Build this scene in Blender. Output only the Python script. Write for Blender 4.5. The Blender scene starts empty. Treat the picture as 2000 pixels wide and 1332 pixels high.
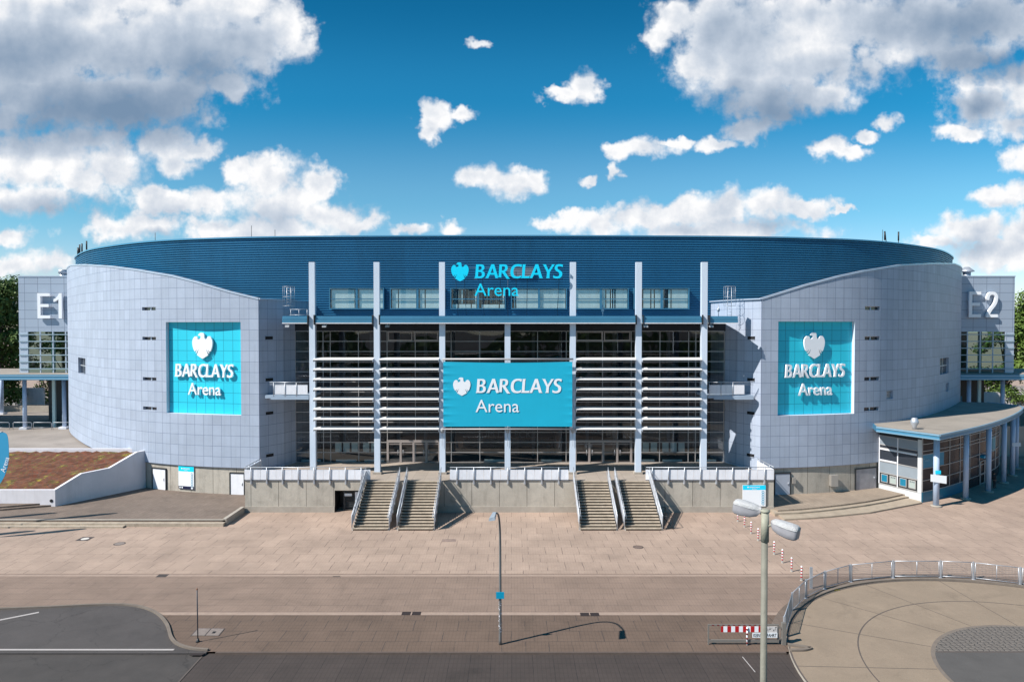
import bpy, math, random
from mathutils import Vector, Matrix
R = math.radians
random.seed(7)
scene = bpy.context.scene
COL = scene.collection
PI = math.pi

# ------------------------------------------------------------------ camera
F = 1333.0; H = 17.5; PITCH = R(1.117)
cam = bpy.data.cameras.new('camera'); camo = bpy.data.objects.new('camera', cam); COL.objects.link(camo)
cam.sensor_width = 36; cam.lens = 36 * F / 2000; cam.clip_end = 8000; cam.clip_start = 0.3
camo.location = (0, 0, H); camo.rotation_euler = (PI/2 - PITCH, 0, 0)
scene.camera = camo
scene.render.resolution_x = 1024; scene.render.resolution_y = 681
def ray(u, v):
    x, y = (u-1000)/F, (v-666)/F
    return Vector((x, math.cos(PITCH) - y*math.sin(PITCH), -y*math.cos(PITCH) - math.sin(PITCH)))
def at(u, v, Y):
    d = ray(u, v); t = Y/d.y
    return Vector((d.x*t, Y, H + d.z*t))
def gnd(u, v, z=0.0):
    d = ray(u, v); t = (z-H)/d.z
    return Vector((d.x*t, d.y*t, z))
def X_(u, Y): return at(u, 640, Y).x
def Z_(v, Y): return at(1000, v, Y).z

# ------------------------------------------------------------------ world and sun
SUN_EL = 43.8; L = Vector((0.643, 0.330, -0.692)).normalized()
w = bpy.data.worlds.new("World"); scene.world = w; w.use_nodes = True
w.cycles.sampling_method = 'NONE'
def build_world():
    nt = w.node_tree; nt.nodes.clear(); N = nt.nodes; K = nt.links.new
    def node(t, **kw):
        n = N.new(t)
        for k, v in kw.items(): setattr(n, k, v)
        return n
    def M(op, a, b=None, c=None, clamp=False):
        n = node('ShaderNodeMath', operation=op); n.use_clamp = clamp
        for i, x in enumerate((a, b, c)):
            if x is None: continue
            if isinstance(x, (int, float)): n.inputs[i].default_value = x
            else: K(x, n.inputs[i])
        return n.outputs[0]
    def V(op, a, b=None, c=None):
        n = node('ShaderNodeVectorMath', operation=op)
        for i, x in enumerate((a, b, c)):
            if x is None: continue
            if isinstance(x, (tuple, list)): n.inputs[i].default_value = x
            else: K(x, n.inputs[i])
        return n.outputs['Value'] if op in ('LENGTH', 'DOT_PRODUCT') else n.outputs[0]
    def MIX(f, a, b):
        n = node('ShaderNodeMix', data_type='RGBA')
        for s, x in ((0, f), (6, a), (7, b)):
            if isinstance(x, (int, float)): n.inputs[s].default_value = x
            elif isinstance(x, tuple): n.inputs[s].default_value = x
            else: K(x, n.inputs[s])
        return n.outputs[2]
    sky = node('ShaderNodeTexSky', sky_type='NISHITA'); sky.sun_disc = False
    sky.sun_elevation = R(SUN_EL); sky.sun_rotation = math.atan2(-L.x, -L.y); sky.altitude = 100
    sky.air_density = 1.0; sky.dust_density = 0.4; sky.ozone_density = 3.0
    tc = node('ShaderNodeTexCoord'); sep = node('ShaderNodeSeparateXYZ'); K(tc.outputs['Generated'], sep.inputs[0])
    x, y, z = sep.outputs
    ya = M('MAXIMUM', M('ABSOLUTE', y), 0.12)
    px = M('MULTIPLY', M('DIVIDE', x, ya), 13.33); pz = M('MULTIPLY', M('DIVIDE', z, ya), 13.33)
    cb = node('ShaderNodeCombineXYZ'); K(px, cb.inputs[0]); K(pz, cb.inputs[1]); front = M('GREATER_THAN', y, 0.0)
    P = cb.outputs[0]
    def noise(vec, scale, detail, rough, col=False, dist=0.0):
        n = node('ShaderNodeTexNoise', noise_dimensions='2D'); K(vec, n.inputs['Vector']); n.inputs['Scale'].default_value = scale
        n.inputs['Detail'].default_value = detail; n.inputs['Roughness'].default_value = rough; n.inputs['Distortion'].default_value = dist
        return n.outputs['Color' if col else 'Fac']
    warp = V('MULTIPLY', V('SUBTRACT', noise(P, 1.3, 4, 0.6, True), (0.5, 0.5, 0.5)), (0.75, 0.6, 0))
    Q = V('ADD', P, warp)
    n1 = noise(P, 1.9, 8, 0.56); off = V('ADD', P, (-0.09, 0.16, 0)); n2 = noise(off, 1.9, 5, 0.52); n3 = noise(P, 1.0, 6, 0.55); n4 = noise(V('ADD', P, (-0.16, 0.26, 0)), 1.0, 6, 0.55)
    vo = node('ShaderNodeTexVoronoi', feature='F1', voronoi_dimensions='2D'); K(V('ADD', P, V('MULTIPLY', warp, (0.4, 0.4, 0))), vo.inputs['Vector'])
    vo.inputs['Scale'].default_value = 2.0; vo.inputs['Detail'].default_value = 3
    vo.inputs['Roughness'].default_value = 0.6; vd = vo.outputs['Distance']
    def field(blobs, src, k=0.25):
        acc = None
        for b in blobs:
            u, v, ru, rv = b[:4]; cx, cy = (u-1000)/100, (640-v)/100; rx, ry = ru/100, rv/100
            d = V('LENGTH', V('MULTIPLY_ADD', src, (1/rx, 1/ry, 0), (-cx/rx, -cy/ry, 0)))
            if len(b) > 4: d = M('MULTIPLY_ADD', M('SUBTRACT', 1.0, d, clamp=True), -b[4], 1.0)
            acc = d if acc is None else (M('SMOOTH_MIN', acc, d, k) if len(b) < 5 else M('MINIMUM', acc, d))
        return M('SUBTRACT', 1.0, acc)
    cl = [(120,60,330,165),(330,90,230,140),(60,170,230,115),(300,190,150,75),(480,90,120,80),(560,55,75,60),(592,100,42,35),(455,165,60,45),(200,205,160,75),(-40,100,220,170),(450,20,150,60),
          (50,315,220,80),(200,335,120,65),(330,285,70,50),(395,290,56.25,23.4),(60,390,120,40),(180,270,90,40),(350,322,52.5,33.8),(290,390,55,36),
          (535,345,75,52),(480,335,50,38),(620,358,50,42),(420,398,60,34),(540,400,130,50),(330,400,100,32),(265,442,140,26),(640,425,100,38),(700,440,60,22),(520,450,220,32),
          (28,462,50,20.8),(20,520,80,26),(95,510,68.75,26),(800,450,42.5,15.6),(873,449,30,16.9),(950,345,65,31.2),(1010,358,65,31.2),(922,338,40,26),
          (850,232,45,36.4),(838,262,27.5,31.2),(908,228,32.5,19.5),(1138,172,45,39),(1092,190,35,18.2),(930,91,20,11.7),(1262,288,70,22.1),(1212,292,35,20.8),(1312,282,37.5,11.7),(1395,287,45,18.2),(1205,335,16.25,20.8),(1150,355,30,13),
          (1620,288,35,31.2),(1648,302,50,15.6),(1722,244,30,15.6),(1690,268,37.5,15.6),
          (1420,60,150,105),(1560,120,170,95),(1400,70,120,90),(1325,50,55,45),(1290,80,37.5,28.6),(1450,150,125,85),(1500,195,105,55),(1600,60,190,105),(1760,60,220,95),(1920,40,170,80),(1375,125,60,50),(1600,185,80,45),(1850,105,150,45),(1460,258,68.75,28.6),
          (1915,205,90,70),(1995,185,80,80),(1880,262,60,20),(1965,250,70,32),(1995,318,42,36),(1950,385,56.25,26),(1998,378,52.5,31.2),
          (1900,450,90,32),(1990,450,100,38),(1825,478,60,16),(1950,495,140,45),
          (1078,440,50,23.4),(1110,425,27.5,18.2),(1160,440,62.5,28.6),(1250,430,80,34),(1340,420,70,42),(1420,408,70,40),(1490,402,70,38),(1570,408,75,24),(1400,450,240,28),(1640,415,31.25,10.4)]
    f = field(cl, Q, 0.22)
    dens = M('ADD', f, M('ADD', M('MULTIPLY', M('SUBTRACT', n1, 0.40), 0.95), M('MULTIPLY', M('SUBTRACT', 0.45, vd), 0.26)))
    mr = node('ShaderNodeMapRange', interpolation_type='SMOOTHSTEP'); K(dens, mr.inputs[0]); K(M('MULTIPLY_ADD', n3, -0.5, 0.11), mr.inputs[1]); K(M('MULTIPLY_ADD', n4, 0.75, 0.16), mr.inputs[2])
    alpha = mr.outputs[0]
    gb = [(40,120,300,95,1.1),(220,215,360,95,1.9),(60,245,280,75,1.5),(400,130,220,110,1.2),(250,140,240,110,1.1),(480,190,120,50,.7),(150,30,200,50,.35),
          (110,410,170,32,.8),(330,415,100,28,.6),(60,350,60,16,.35),(560,425,90,34,.45),(660,400,50,30,.3),(310,455,40,14,.6),(420,440,60,14,.4),
          (1860,60,270,85,1.3),(1700,140,220,50,.9),(1500,225,190,85,1.5),(1440,90,120,110,.7),(1930,125,190,52,1.8),(1590,200,90,40,.7),(1900,215,75,45,1.2),(1600,30,160,40,.4),
          (1480,440,120,18,.4),(1350,450,90,14,.25),(1980,240,60,30,.4),(1950,400,50,14,.35),(1920,480,150,25,.35),(845,262,30,20,.3),(1000,372,50,10,.25)]
    g = M('MAXIMUM', field(gb, V('ADD', P, V('MULTIPLY', warp, (0.55, 0.55, 0)))), 0.0)
    relief = M('ADD', M('MULTIPLY', M('SUBTRACT', n1, n2), -0.33), M('MULTIPLY', M('SUBTRACT', n3, n4), -0.8))
    soft = noise(P, 0.7, 3, 0.45)
    s1 = M('ADD', M('MULTIPLY', g, M('ADD', 0.55, M('MULTIPLY', soft, 0.7))), relief)
    s1 = M('ADD', s1, M('MULTIPLY', M('SUBTRACT', soft, 0.40), 0.42))
    thick = M('MULTIPLY', M('SUBTRACT', dens, 0.35, clamp=True), 0.16)
    core = M('MULTIPLY', M('SUBTRACT', 1.0, alpha), 0.10)
    shade = M('SUBTRACT', 1.0, M('EXPONENT', M('MULTIPLY', M('MAXIMUM', M('ADD', M('ADD', s1, 0.06), M('ADD', core, thick)), 0.0), -1.25)))
    CB = CLOUD_B
    cr = node('ShaderNodeValToRGB'); K(shade, cr.inputs[0]); ce = cr.color_ramp.elements
    ce[0].position = 0.05; ce[0].color = (1.0*CB/10, 1.0*CB/10, 1.01*CB/10, 1); ce[1].position = 0.88; ce[1].color = (0.19*CB/10, 0.29*CB/10, 0.43*CB/10, 1)
    q = ce.new(0.42); q.color = (0.59*CB/10, 0.66*CB/10, 0.76*CB/10, 1)
    cloud = V('SCALE', cr.outputs[0]); nt.nodes[-1].inputs['Scale'].default_value = 10
    # sky colour: the Nishita sky, deepened towards the zenith as the photograph's blue is
    rp = node('ShaderNodeValToRGB'); rp.color_ramp.interpolation = 'EASE'
    K(M('DIVIDE', pz, 6.6, clamp=True), rp.inputs[0]); e = rp.color_ramp.elements
    e[0].position = 0.10; e[0].color = SKY_T[0]; e[1].position = 1.0; e[1].color = SKY_T[3]
    q = e.new(0.38); q.color = SKY_T[1]; q = e.new(0.68); q.color = SKY_T[2]
    mm = node('ShaderNodeMix', data_type='RGBA', blend_type='MULTIPLY'); mm.inputs[0].default_value = 1
    K(sky.outputs[0], mm.inputs[6]); K(rp.outputs[0], mm.inputs[7])
    up = M('MULTIPLY', M('GREATER_THAN', z, -0.01), front)
    col = MIX(M('MULTIPLY', alpha, up), mm.outputs[2], cloud)
    bg = node('ShaderNodeBackground'); bg.inputs[1].default_value = 0.1; K(col, bg.inputs[0])
    o = node('ShaderNodeOutputWorld'); K(bg.outputs[0], o.inputs[0])
CLOUD_B = 7.3
SKY_T = [(0.98, 1.0, 1.08, 1), (0.50, 0.93, 0.98, 1), (0.10, 0.74, 0.90, 1), (0.04, 0.56, 0.72, 1)]
build_world()
sd = bpy.data.lights.new('sun', 'SUN'); sd.energy = 5.0; sd.angle = R(0.5); sd.color = (1, 0.955, 0.89)
so = bpy.data.objects.new('sun', sd); COL.objects.link(so); so.rotation_euler = L.to_track_quat('-Z', 'Y').to_euler(); so.location = (-60, -40, 80)
scene.view_settings.view_transform = 'Standard'; scene.view_settings.look = 'None'
scene.view_settings.exposure = 0.45; scene.view_settings.gamma = 1

# ------------------------------------------------------------------ materials
MAT = {}
def mat(name, color, rough=0.6, metal=0.0, var=0.0, vscale=1.0, bump=0.0, spec=0.5, streak=0.0, bscale=None):
    if name in MAT: return MAT[name]
    m = bpy.data.materials.new(name); m.use_nodes = True; nt = m.node_tree; b = nt.nodes['Principled BSDF']
    b.inputs['Roughness'].default_value = rough; b.inputs['Metallic'].default_value = metal
    b.inputs['Specular IOR Level'].default_value = spec; b.inputs['Base Color'].default_value = (*color, 1)
    tc = nt.nodes.new('ShaderNodeTexCoord')
    if var or streak:
        n = nt.nodes.new('ShaderNodeTexNoise'); n.inputs['Scale'].default_value = vscale; n.inputs['Detail'].default_value = 6; n.inputs['Roughness'].default_value = .65
        if streak:
            mp = nt.nodes.new('ShaderNodeMapping'); mp.inputs['Scale'].default_value = (1, 1, 1-streak); nt.links.new(tc.outputs['Object'], mp.inputs[0]); nt.links.new(mp.outputs[0], n.inputs['Vector'])
        else: nt.links.new(tc.outputs['Object'], n.inputs['Vector'])
        r = nt.nodes.new('ShaderNodeMapRange'); r.inputs[1].default_value = .3; r.inputs[2].default_value = .7
        r.inputs[3].default_value = 1-var; r.inputs[4].default_value = 1+var
        nt.links.new(n.outputs['Fac'], r.inputs[0])
        mx = nt.nodes.new('ShaderNodeVectorMath'); mx.operation = 'SCALE'; mx.inputs[0].default_value = color
        nt.links.new(r.outputs[0], mx.inputs['Scale']); nt.links.new(mx.outputs[0], b.inputs['Base Color'])
    if bump:
        n2 = nt.nodes.new('ShaderNodeTexNoise'); n2.inputs['Scale'].default_value = bscale or vscale*6; n2.inputs['Detail'].default_value = 5
        nt.links.new(tc.outputs['Object'], n2.inputs['Vector'])
        bp = nt.nodes.new('ShaderNodeBump'); bp.inputs['Strength'].default_value = bump; bp.inputs['Distance'].default_value = .05
        nt.links.new(n2.outputs['Fac'], bp.inputs['Height']); nt.links.new(bp.outputs[0], b.inputs['Normal'])
    MAT[name] = m; return m
def grid(name, color, line, pu, pv, lw, var=0.05, rough=.45, metal=0.0, coord='UV', dirt=0.0, offs=(0, 0), offset=0.0, spec=.5, dscale=.5, stain=None, lwv=None, jit=0.0):
    """cells pu x pv metres with joint lines lw wide; each cell slightly different"""
    m = bpy.data.materials.new(name); m.use_nodes = True; nt = m.node_tree; b = nt.nodes['Principled BSDF']
    b.inputs['Roughness'].default_value = rough; b.inputs['Metallic'].default_value = metal; b.inputs['Specular IOR Level'].default_value = spec
    N = nt.nodes.new; K = nt.links.new
    def Mt(op, a, b_=None, clamp=False):
        n = N('ShaderNodeMath'); n.operation = op; n.use_clamp = clamp
        for i, x in enumerate((a, b_)):
            if x is None: continue
            if isinstance(x, (int, float)): n.inputs[i].default_value = x
            else: K(x, n.inputs[i])
        return n.outputs[0]
    tc = N('ShaderNodeTexCoord'); sp = N('ShaderNodeSeparateXYZ')
    if jit:
        jn = N('ShaderNodeTexNoise'); jn.inputs['Scale'].default_value = 1.3; jn.inputs['Detail'].default_value = 4; K(tc.outputs[coord], jn.inputs['Vector'])
        ja = N('ShaderNodeVectorMath'); ja.operation = 'MULTIPLY_ADD'; K(jn.outputs['Color'], ja.inputs[0]); ja.inputs[1].default_value = (jit, jit, 0); K(tc.outputs[coord], ja.inputs[2]); K(ja.outputs[0], sp.inputs[0])
    else: K(tc.outputs[coord], sp.inputs[0])
    v = Mt('DIVIDE', Mt('ADD', sp.outputs[1], offs[1]), pv); fv = Mt('FLOOR', v)
    u = Mt('DIVIDE', Mt('ADD', sp.outputs[0], offs[0]), pu)
    if offset: u = Mt('ADD', u, Mt('MULTIPLY', Mt('FLOORED_MODULO', fv, 2.0), offset))
    fu = Mt('FLOOR', u)
    lu = Mt('LESS_THAN', Mt('FRACT', u), lw/pu); lv = Mt('LESS_THAN', Mt('FRACT', v), (lwv or lw)/pv)
    ln = Mt('MAXIMUM', lu, lv)
    cb = N('ShaderNodeCombineXYZ'); K(fu, cb.inputs[0]); K(fv, cb.inputs[1])
    wn = N('ShaderNodeTexWhiteNoise'); wn.noise_dimensions = '2D'; K(cb.outputs[0], wn.inputs['Vector'])
    val = Mt('ADD', Mt('MULTIPLY', wn.outputs['Value'], 2*var), 1-var)
    if dirt:
        n = N('ShaderNodeTexNoise'); n.inputs['Scale'].default_value = dscale; n.inputs['Detail'].default_value = 8; n.inputs['Roughness'].default_value = .68
        K(tc.outputs[coord], n.inputs['Vector'])
        r = N('ShaderNodeMapRange'); r.inputs[1].default_value = .32; r.inputs[2].default_value = .68; r.inputs[3].default_value = 1-dirt; r.inputs[4].default_value = 1+dirt*.6
        K(n.outputs['Fac'], r.inputs[0]); val = Mt('MULTIPLY', val, r.outputs[0])
        n = N('ShaderNodeTexNoise'); n.inputs['Scale'].default_value = dscale*14; n.inputs['Detail'].default_value = 3; K(tc.outputs[coord], n.inputs['Vector'])
        val = Mt('MULTIPLY', val, Mt('ADD', Mt('MULTIPLY', n.outputs['Fac'], dirt*.8), 1-dirt*.4))
    sc = N('ShaderNodeVectorMath'); sc.operation = 'SCALE'; sc.inputs[0].default_value = color; K(val, sc.inputs['Scale'])
    if offset or jit:   # joints that show only here and there
        n = N('ShaderNodeTexNoise'); n.inputs['Scale'].default_value = .9; n.inputs['Detail'].default_value = 3; K(tc.outputs[coord], n.inputs['Vector'])
        r = N('ShaderNodeMapRange'); r.inputs[1].default_value = .38; r.inputs[2].default_value = .62; r.inputs[3].default_value = .25; r.inputs[4].default_value = 1; K(n.outputs['Fac'], r.inputs[0])
        ln = Mt('MULTIPLY', ln, r.outputs[0])
    mx = N('ShaderNodeMix'); mx.data_type = 'RGBA'; K(ln, mx.inputs[0]); K(sc.outputs[0], mx.inputs[6]); mx.inputs[7].default_value = (*line, 1)
    out = mx.outputs[2]
    if stain:       # fine paving rows inside the cells
        su, sv, amt = stain
        a = Mt('LESS_THAN', Mt('FRACT', Mt('DIVIDE', sp.outputs[0], su)), .16); c = Mt('LESS_THAN', Mt('FRACT', Mt('DIVIDE', sp.outputs[1], sv)), .12)
        g = Mt('SUBTRACT', 1.0, Mt('MULTIPLY', Mt('MAXIMUM', a, c), amt))
        s2 = N('ShaderNodeVectorMath'); s2.operation = 'SCALE'; K(out, s2.inputs[0]); K(g, s2.inputs['Scale']); out = s2.outputs[0]
    K(out, b.inputs['Base Color'])
    return m
def glass(name, tint=(.35, .4, .42), refl=.16, rough=.02):
    m = bpy.data.materials.new(name); m.use_nodes = True; nt = m.node_tree; nt.nodes.clear(); N = nt.nodes.new; K = nt.links.new
    t = N('ShaderNodeBsdfTransparent'); t.inputs[0].default_value = (*tint, 1)
    g = N('ShaderNodeBsdfGlossy'); g.inputs['Roughness'].default_value = rough; g.inputs[0].default_value = (.9, .95, 1, 1)
    n = N('ShaderNodeTexNoise'); n.inputs['Scale'].default_value = .35; n.inputs['Detail'].default_value = 1
    tc = N('ShaderNodeTexCoord'); K(tc.outputs['Object'], n.inputs['Vector'])
    bp = N('ShaderNodeBump'); bp.inputs['Strength'].default_value = .12; bp.inputs['Distance'].default_value = .1; K(n.outputs['Fac'], bp.inputs['Height']); K(bp.outputs[0], g.inputs['Normal'])
    lf = N('ShaderNodeLayerWeight'); lf.inputs[0].default_value = .5; lw = N('ShaderNodeMath'); lw.operation = 'POWER'; K(lf.outputs['Facing'], lw.inputs[0]); lw.inputs[1].default_value = 4.0
    a = N('ShaderNodeMath'); a.operation = 'MULTIPLY_ADD'; K(lw.outputs[0], a.inputs[0]); a.inputs[1].default_value = .9; a.inputs[2].default_value = refl
    mx = N('ShaderNodeMixShader'); K(a.outputs[0], mx.inputs[0]); K(t.outputs[0], mx.inputs[1]); K(g.outputs[0], mx.inputs[2])
    o = N('ShaderNodeOutputMaterial'); K(mx.outputs[0], o.inputs[0]); return m
panel = grid('metal_panel', (.385, .435, .53), (.165, .195, .28), 1.03, 1.082, .036, var=.055, rough=.5, dirt=.09, metal=.0, dscale=.25, spec=.3)
cyan_panel = grid('cyan_panel', (.02, .56, .72), (.0, .22, .34), 1.08, 1.082, .045, var=.03, rough=.45)
steel_blue = mat('blue_corrugated_metal', (.022, .15, .29), .38, .2, .08, .15)
canopy_blue = mat('canopy_blue_metal', (.07, .24, .38), .42, .2, .08, .4)
col_white = mat('column_pale_blue_paint', (.62, .69, .79), .4, 0, .05, .6, streak=.8)
white = mat('white_paint', (.78, .78, .82), .45, 0, .05, 1.5)
louvre_m = mat('louvre_white_paint', (.68, .66, .65), .45, 0, .06, .8)
letter_w = mat('white_letter', (.86, .87, .9), .35)
letter_c = mat('cyan_letter', (.0, .68, .95), .35)
banner_m = mat('banner_cyan_cloth', (.002, .41, .60), .6, 0, .04, .5)
mullion = mat('mullion_grey', (.42, .40, .39), .45, .2)
galv = mat('galvanised_steel', (.50, .52, .56), .42, .5, .12, 3)
dark = mat('dark_metal', (.02, .022, .025), .5)
black = mat('deep_recess', (.008, .008, .01), .8)
concrete = grid('precast_concrete', (.45, .405, .345), (.09, .08, .07), 2.62, 50, .045, var=.06, rough=.85, dirt=.16, dscale=.6, offs=(0, 5), coord='UV')
concrete_plain = mat('concrete_plain', (.38, .335, .285), .85, 0, .14, .8, .2)
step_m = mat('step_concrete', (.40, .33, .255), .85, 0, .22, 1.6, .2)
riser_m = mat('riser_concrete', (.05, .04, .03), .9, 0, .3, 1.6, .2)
roof_conc = mat('roof_gravel_felt', (.30, .26, .22), .9, 0, .14, .35, .2)
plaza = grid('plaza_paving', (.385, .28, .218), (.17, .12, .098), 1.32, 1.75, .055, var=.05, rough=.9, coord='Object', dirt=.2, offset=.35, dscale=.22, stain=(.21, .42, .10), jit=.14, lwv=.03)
plaza_b = grid('plaza_paving_band', (.245, .172, .132), (.14, .10, .083), 1.5, .95, .03, var=.045, rough=.9, coord='Object', dirt=.14, offset=.5, dscale=.3, stain=(.21, .32, .13), jit=.12, lwv=.05)  # band's own tone, darkened further: foreground shading put into the colour
plaza_c = grid('plaza_paving_near', (.145, .097, .071), (.07, .052, .044), 1.3, 1.35, .05, var=.05, rough=.9, coord='Object', dirt=.16, offset=.4, dscale=.35, stain=(.21, .42, .16), jit=.12)  # nearest band, darkened more again; foreground shading mixed into its own brown
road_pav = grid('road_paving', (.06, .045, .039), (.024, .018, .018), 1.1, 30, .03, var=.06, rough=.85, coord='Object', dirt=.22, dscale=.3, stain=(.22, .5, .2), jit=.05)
asphalt = mat('asphalt', (.072, .062, .059), .85, 0, .16, .35, .3, bscale=30)
asphalt_d = mat('old_asphalt', (.058, .050, .046), .85, 0, .18, .5, .3, bscale=30)
platform_m = grid('platform_paving', (.18, .135, .108), (.12, .09, .07), .42, .42, .03, var=.07, rough=.9, coord='Object', dirt=.25, dscale=.45)
strip_m = mat('pale_stone_strip', (.33, .24, .19), .85, 0, .12, 2.5)
conc_ring = grid('turning_circle_concrete', (.27, .205, .148), (.27, .205, .148), 500, 500, .001, var=.0, rough=.85, coord='Object', dirt=.13, dscale=.3)
joint_m = mat('dark_joint', (.10, .08, .07), .9)
kerb_m = mat('kerb_stone', (.18, .145, .118), .85, 0, .15, 2)
mark_m = mat('road_marking_white', (.42, .38, .36), .7, 0, .08, 3)
wallwhite = mat('render_white', (.70, .67, .70), .7, 0, .06, .6)
teal = mat('teal_panel', (.01, .17, .28), .4)
teal_b = mat('teal_bright_plate', (.0, .30, .48), .4)
navy = mat('navy_band', (.01, .012, .05), .5)
board_w = mat('board_white', (.85, .87, .9), .4)
red = mat('signal_red', (.45, .012, .015), .45)
glass_f = glass('facade_glass', (.62, .66, .68), .09)
glass_w = glass('window_glass', (.95, .98, .98), .07)
glass_g = glass('green_glass', (.35, .5, .46), .12)
blind_m = mat('blind_fabric', (.80, .90, .85), .8, 0, .03, 4)
int_dark = mat('interior_wall', (.06, .052, .052), .9, 0, .3, .5)
int_floor = mat('interior_floor', (.16, .15, .15), .5, 0, .2, .5)
poster = mat('poster_pale_green', (.66, .78, .75), .6, 0, .05, 2)
cobble = None

# ------------------------------------------------------------------ mesh helpers
ORG = {}
class MB:
    def __init__(s): s.v = []; s.f = []; s.m = []; s.uv = []; s.mi = 0; s.sm = []
    def face(s, pts, uv=None, smooth=False):
        n = len(s.v); s.v += [tuple(p) for p in pts]; s.f.append(tuple(range(n, n+len(pts)))); s.m.append(s.mi); s.uv.append(uv); s.sm.append(smooth)
    def addf(s, idx, smooth=False): s.f.append(tuple(idx)); s.m.append(s.mi); s.uv.append(None); s.sm.append(smooth)
    def box(s, x0, x1, y0, y1, z0, z1):
        s.hexa([(x0,y0,z0),(x1,y0,z0),(x1,y1,z0),(x0,y1,z0)], [(x0,y0,z1),(x1,y0,z1),(x1,y1,z1),(x0,y1,z1)]); return s
    def hexa(s, a, b):
        n = len(s.v); k = len(a); s.v += [tuple(p) for p in a] + [tuple(p) for p in b]
        s.addf([n+i for i in range(k)][::-1]); s.addf([n+k+i for i in range(k)])
        for i in range(k): j = (i+1) % k; s.addf((n+i, n+j, n+k+j, n+k+i))
        return s
    def prism(s, poly, z0, z1):
        return s.hexa([(p[0], p[1], z0) for p in poly], [(p[0], p[1], z1) for p in poly])
    def bar(s, p0, p1, wx, wz):           # rectangular bar between two points
        p0, p1 = Vector(p0), Vector(p1); d = (p1-p0).normalized(); up = Vector((0,0,1)) if abs(d.z) < .95 else Vector((0,1,0))
        a = d.cross(up).normalized()*wx/2; b = a.cross(d).normalized()*wz/2
        return s.hexa([p0-a-b, p0+a-b, p0+a+b, p0-a+b], [p1-a-b, p1+a-b, p1+a+b, p1-a+b])
    def tube(s, pts, r, n=8, caps=True):
        pts = [Vector(p) for p in pts]; rs = r if isinstance(r, (list, tuple)) else [r]*len(pts); base = len(s.v); up = None
        for i, p in enumerate(pts):
            d = (pts[min(i+1, len(pts)-1)] - pts[max(i-1, 0)]).normalized()
            if up is None: up = Vector((0,0,1)) if abs(d.z) < .9 else Vector((1,0,0))
            a = d.cross(up).normalized(); b = a.cross(d).normalized(); up = b
            for k in range(n):
                t = 2*PI*k/n; s.v.append(tuple(p + a*math.cos(t)*rs[i] + b*math.sin(t)*rs[i]))
        for i in range(len(pts)-1):
            for k in range(n):
                q = (k+1) % n; s.addf((base+i*n+k, base+i*n+q, base+(i+1)*n+q, base+(i+1)*n+k), True)
        if caps: s.addf([base+k for k in range(n)][::-1]); s.addf([base+(len(pts)-1)*n+k for k in range(n)])
        return s
    def lathe(s, c, prof, n=16):
        base = len(s.v)
        for r, z in prof:
            for k in range(n): t = 2*PI*k/n; s.v.append((c[0]+r*math.cos(t), c[1]+r*math.sin(t), c[2]+z))
        for i in range(len(prof)-1):
            for k in range(n): q = (k+1) % n; s.addf((base+i*n+k, base+i*n+q, base+(i+1)*n+q, base+(i+1)*n+k), True)
        s.addf([base+k for k in range(n)][::-1]); s.addf([base+(len(prof)-1)*n+k for k in range(n)])
        return s
def obj(name, mb, mats, parent=None, label=None):
    o0 = ORG.get(parent.name, Vector()) if parent else Vector()
    me = bpy.data.meshes.new(name); me.from_pydata([tuple(Vector(p)-o0) for p in mb.v], [], mb.f)
    for m in (mats if isinstance(mats, (list, tuple)) else [mats]): me.materials.append(m)
    me.polygons.foreach_set('material_index', mb.m); me.polygons.foreach_set('use_smooth', mb.sm)
    if any(u is not None for u in mb.uv):
        ul = me.uv_layers.new(name='UVMap')
        for p in me.polygons:
            u = mb.uv[p.index]
            if u:
                for k, li in enumerate(p.loop_indices): ul.data[li].uv = u[k]
    me.update(); o = bpy.data.objects.new(name, me); COL.objects.link(o)
    if parent: o.parent = parent; ORG[o.name] = o0
    if label: o['label'] = label
    return o
def tag(o, label, cat, group=None):
    o['label'] = label; o['category'] = cat
    if group: o['group'] = group
    return o
def thing(name, label, cat, loc=(0,0,0), group=None):
    o = bpy.data.objects.new(name, None); COL.objects.link(o); o.location = loc; o.empty_display_size = .3
    ORG[o.name] = Vector(loc); return tag(o, label, cat, group)
def struct(name, mb, m):
    o = obj(name, mb, m); o['kind'] = 'structure'; return o
def copy_tree(o, parent=None):
    c = o.copy(); COL.objects.link(c)
    if parent: c.parent = parent
    for ch in list(o.children): copy_tree(ch, c)
    return c
def catmull(pts, n=8, closed=False):
    out = []; k = len(pts); rng = k if closed else k-1
    for i in range(rng):
        p = [Vector(pts[(i+j) % k]) if closed else Vector(pts[min(max(i+j, 0), k-1)]) for j in (-1, 0, 1, 2)]
        for t in range(n):
            t /= n; out.append(.5*((2*p[1]) + (p[2]-p[0])*t + (2*p[0]-5*p[1]+4*p[2]-p[3])*t*t + (-p[0]+3*p[1]-3*p[2]+p[3])*t**3))
    if not closed: out.append(Vector(pts[-1]))
    return out

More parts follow.
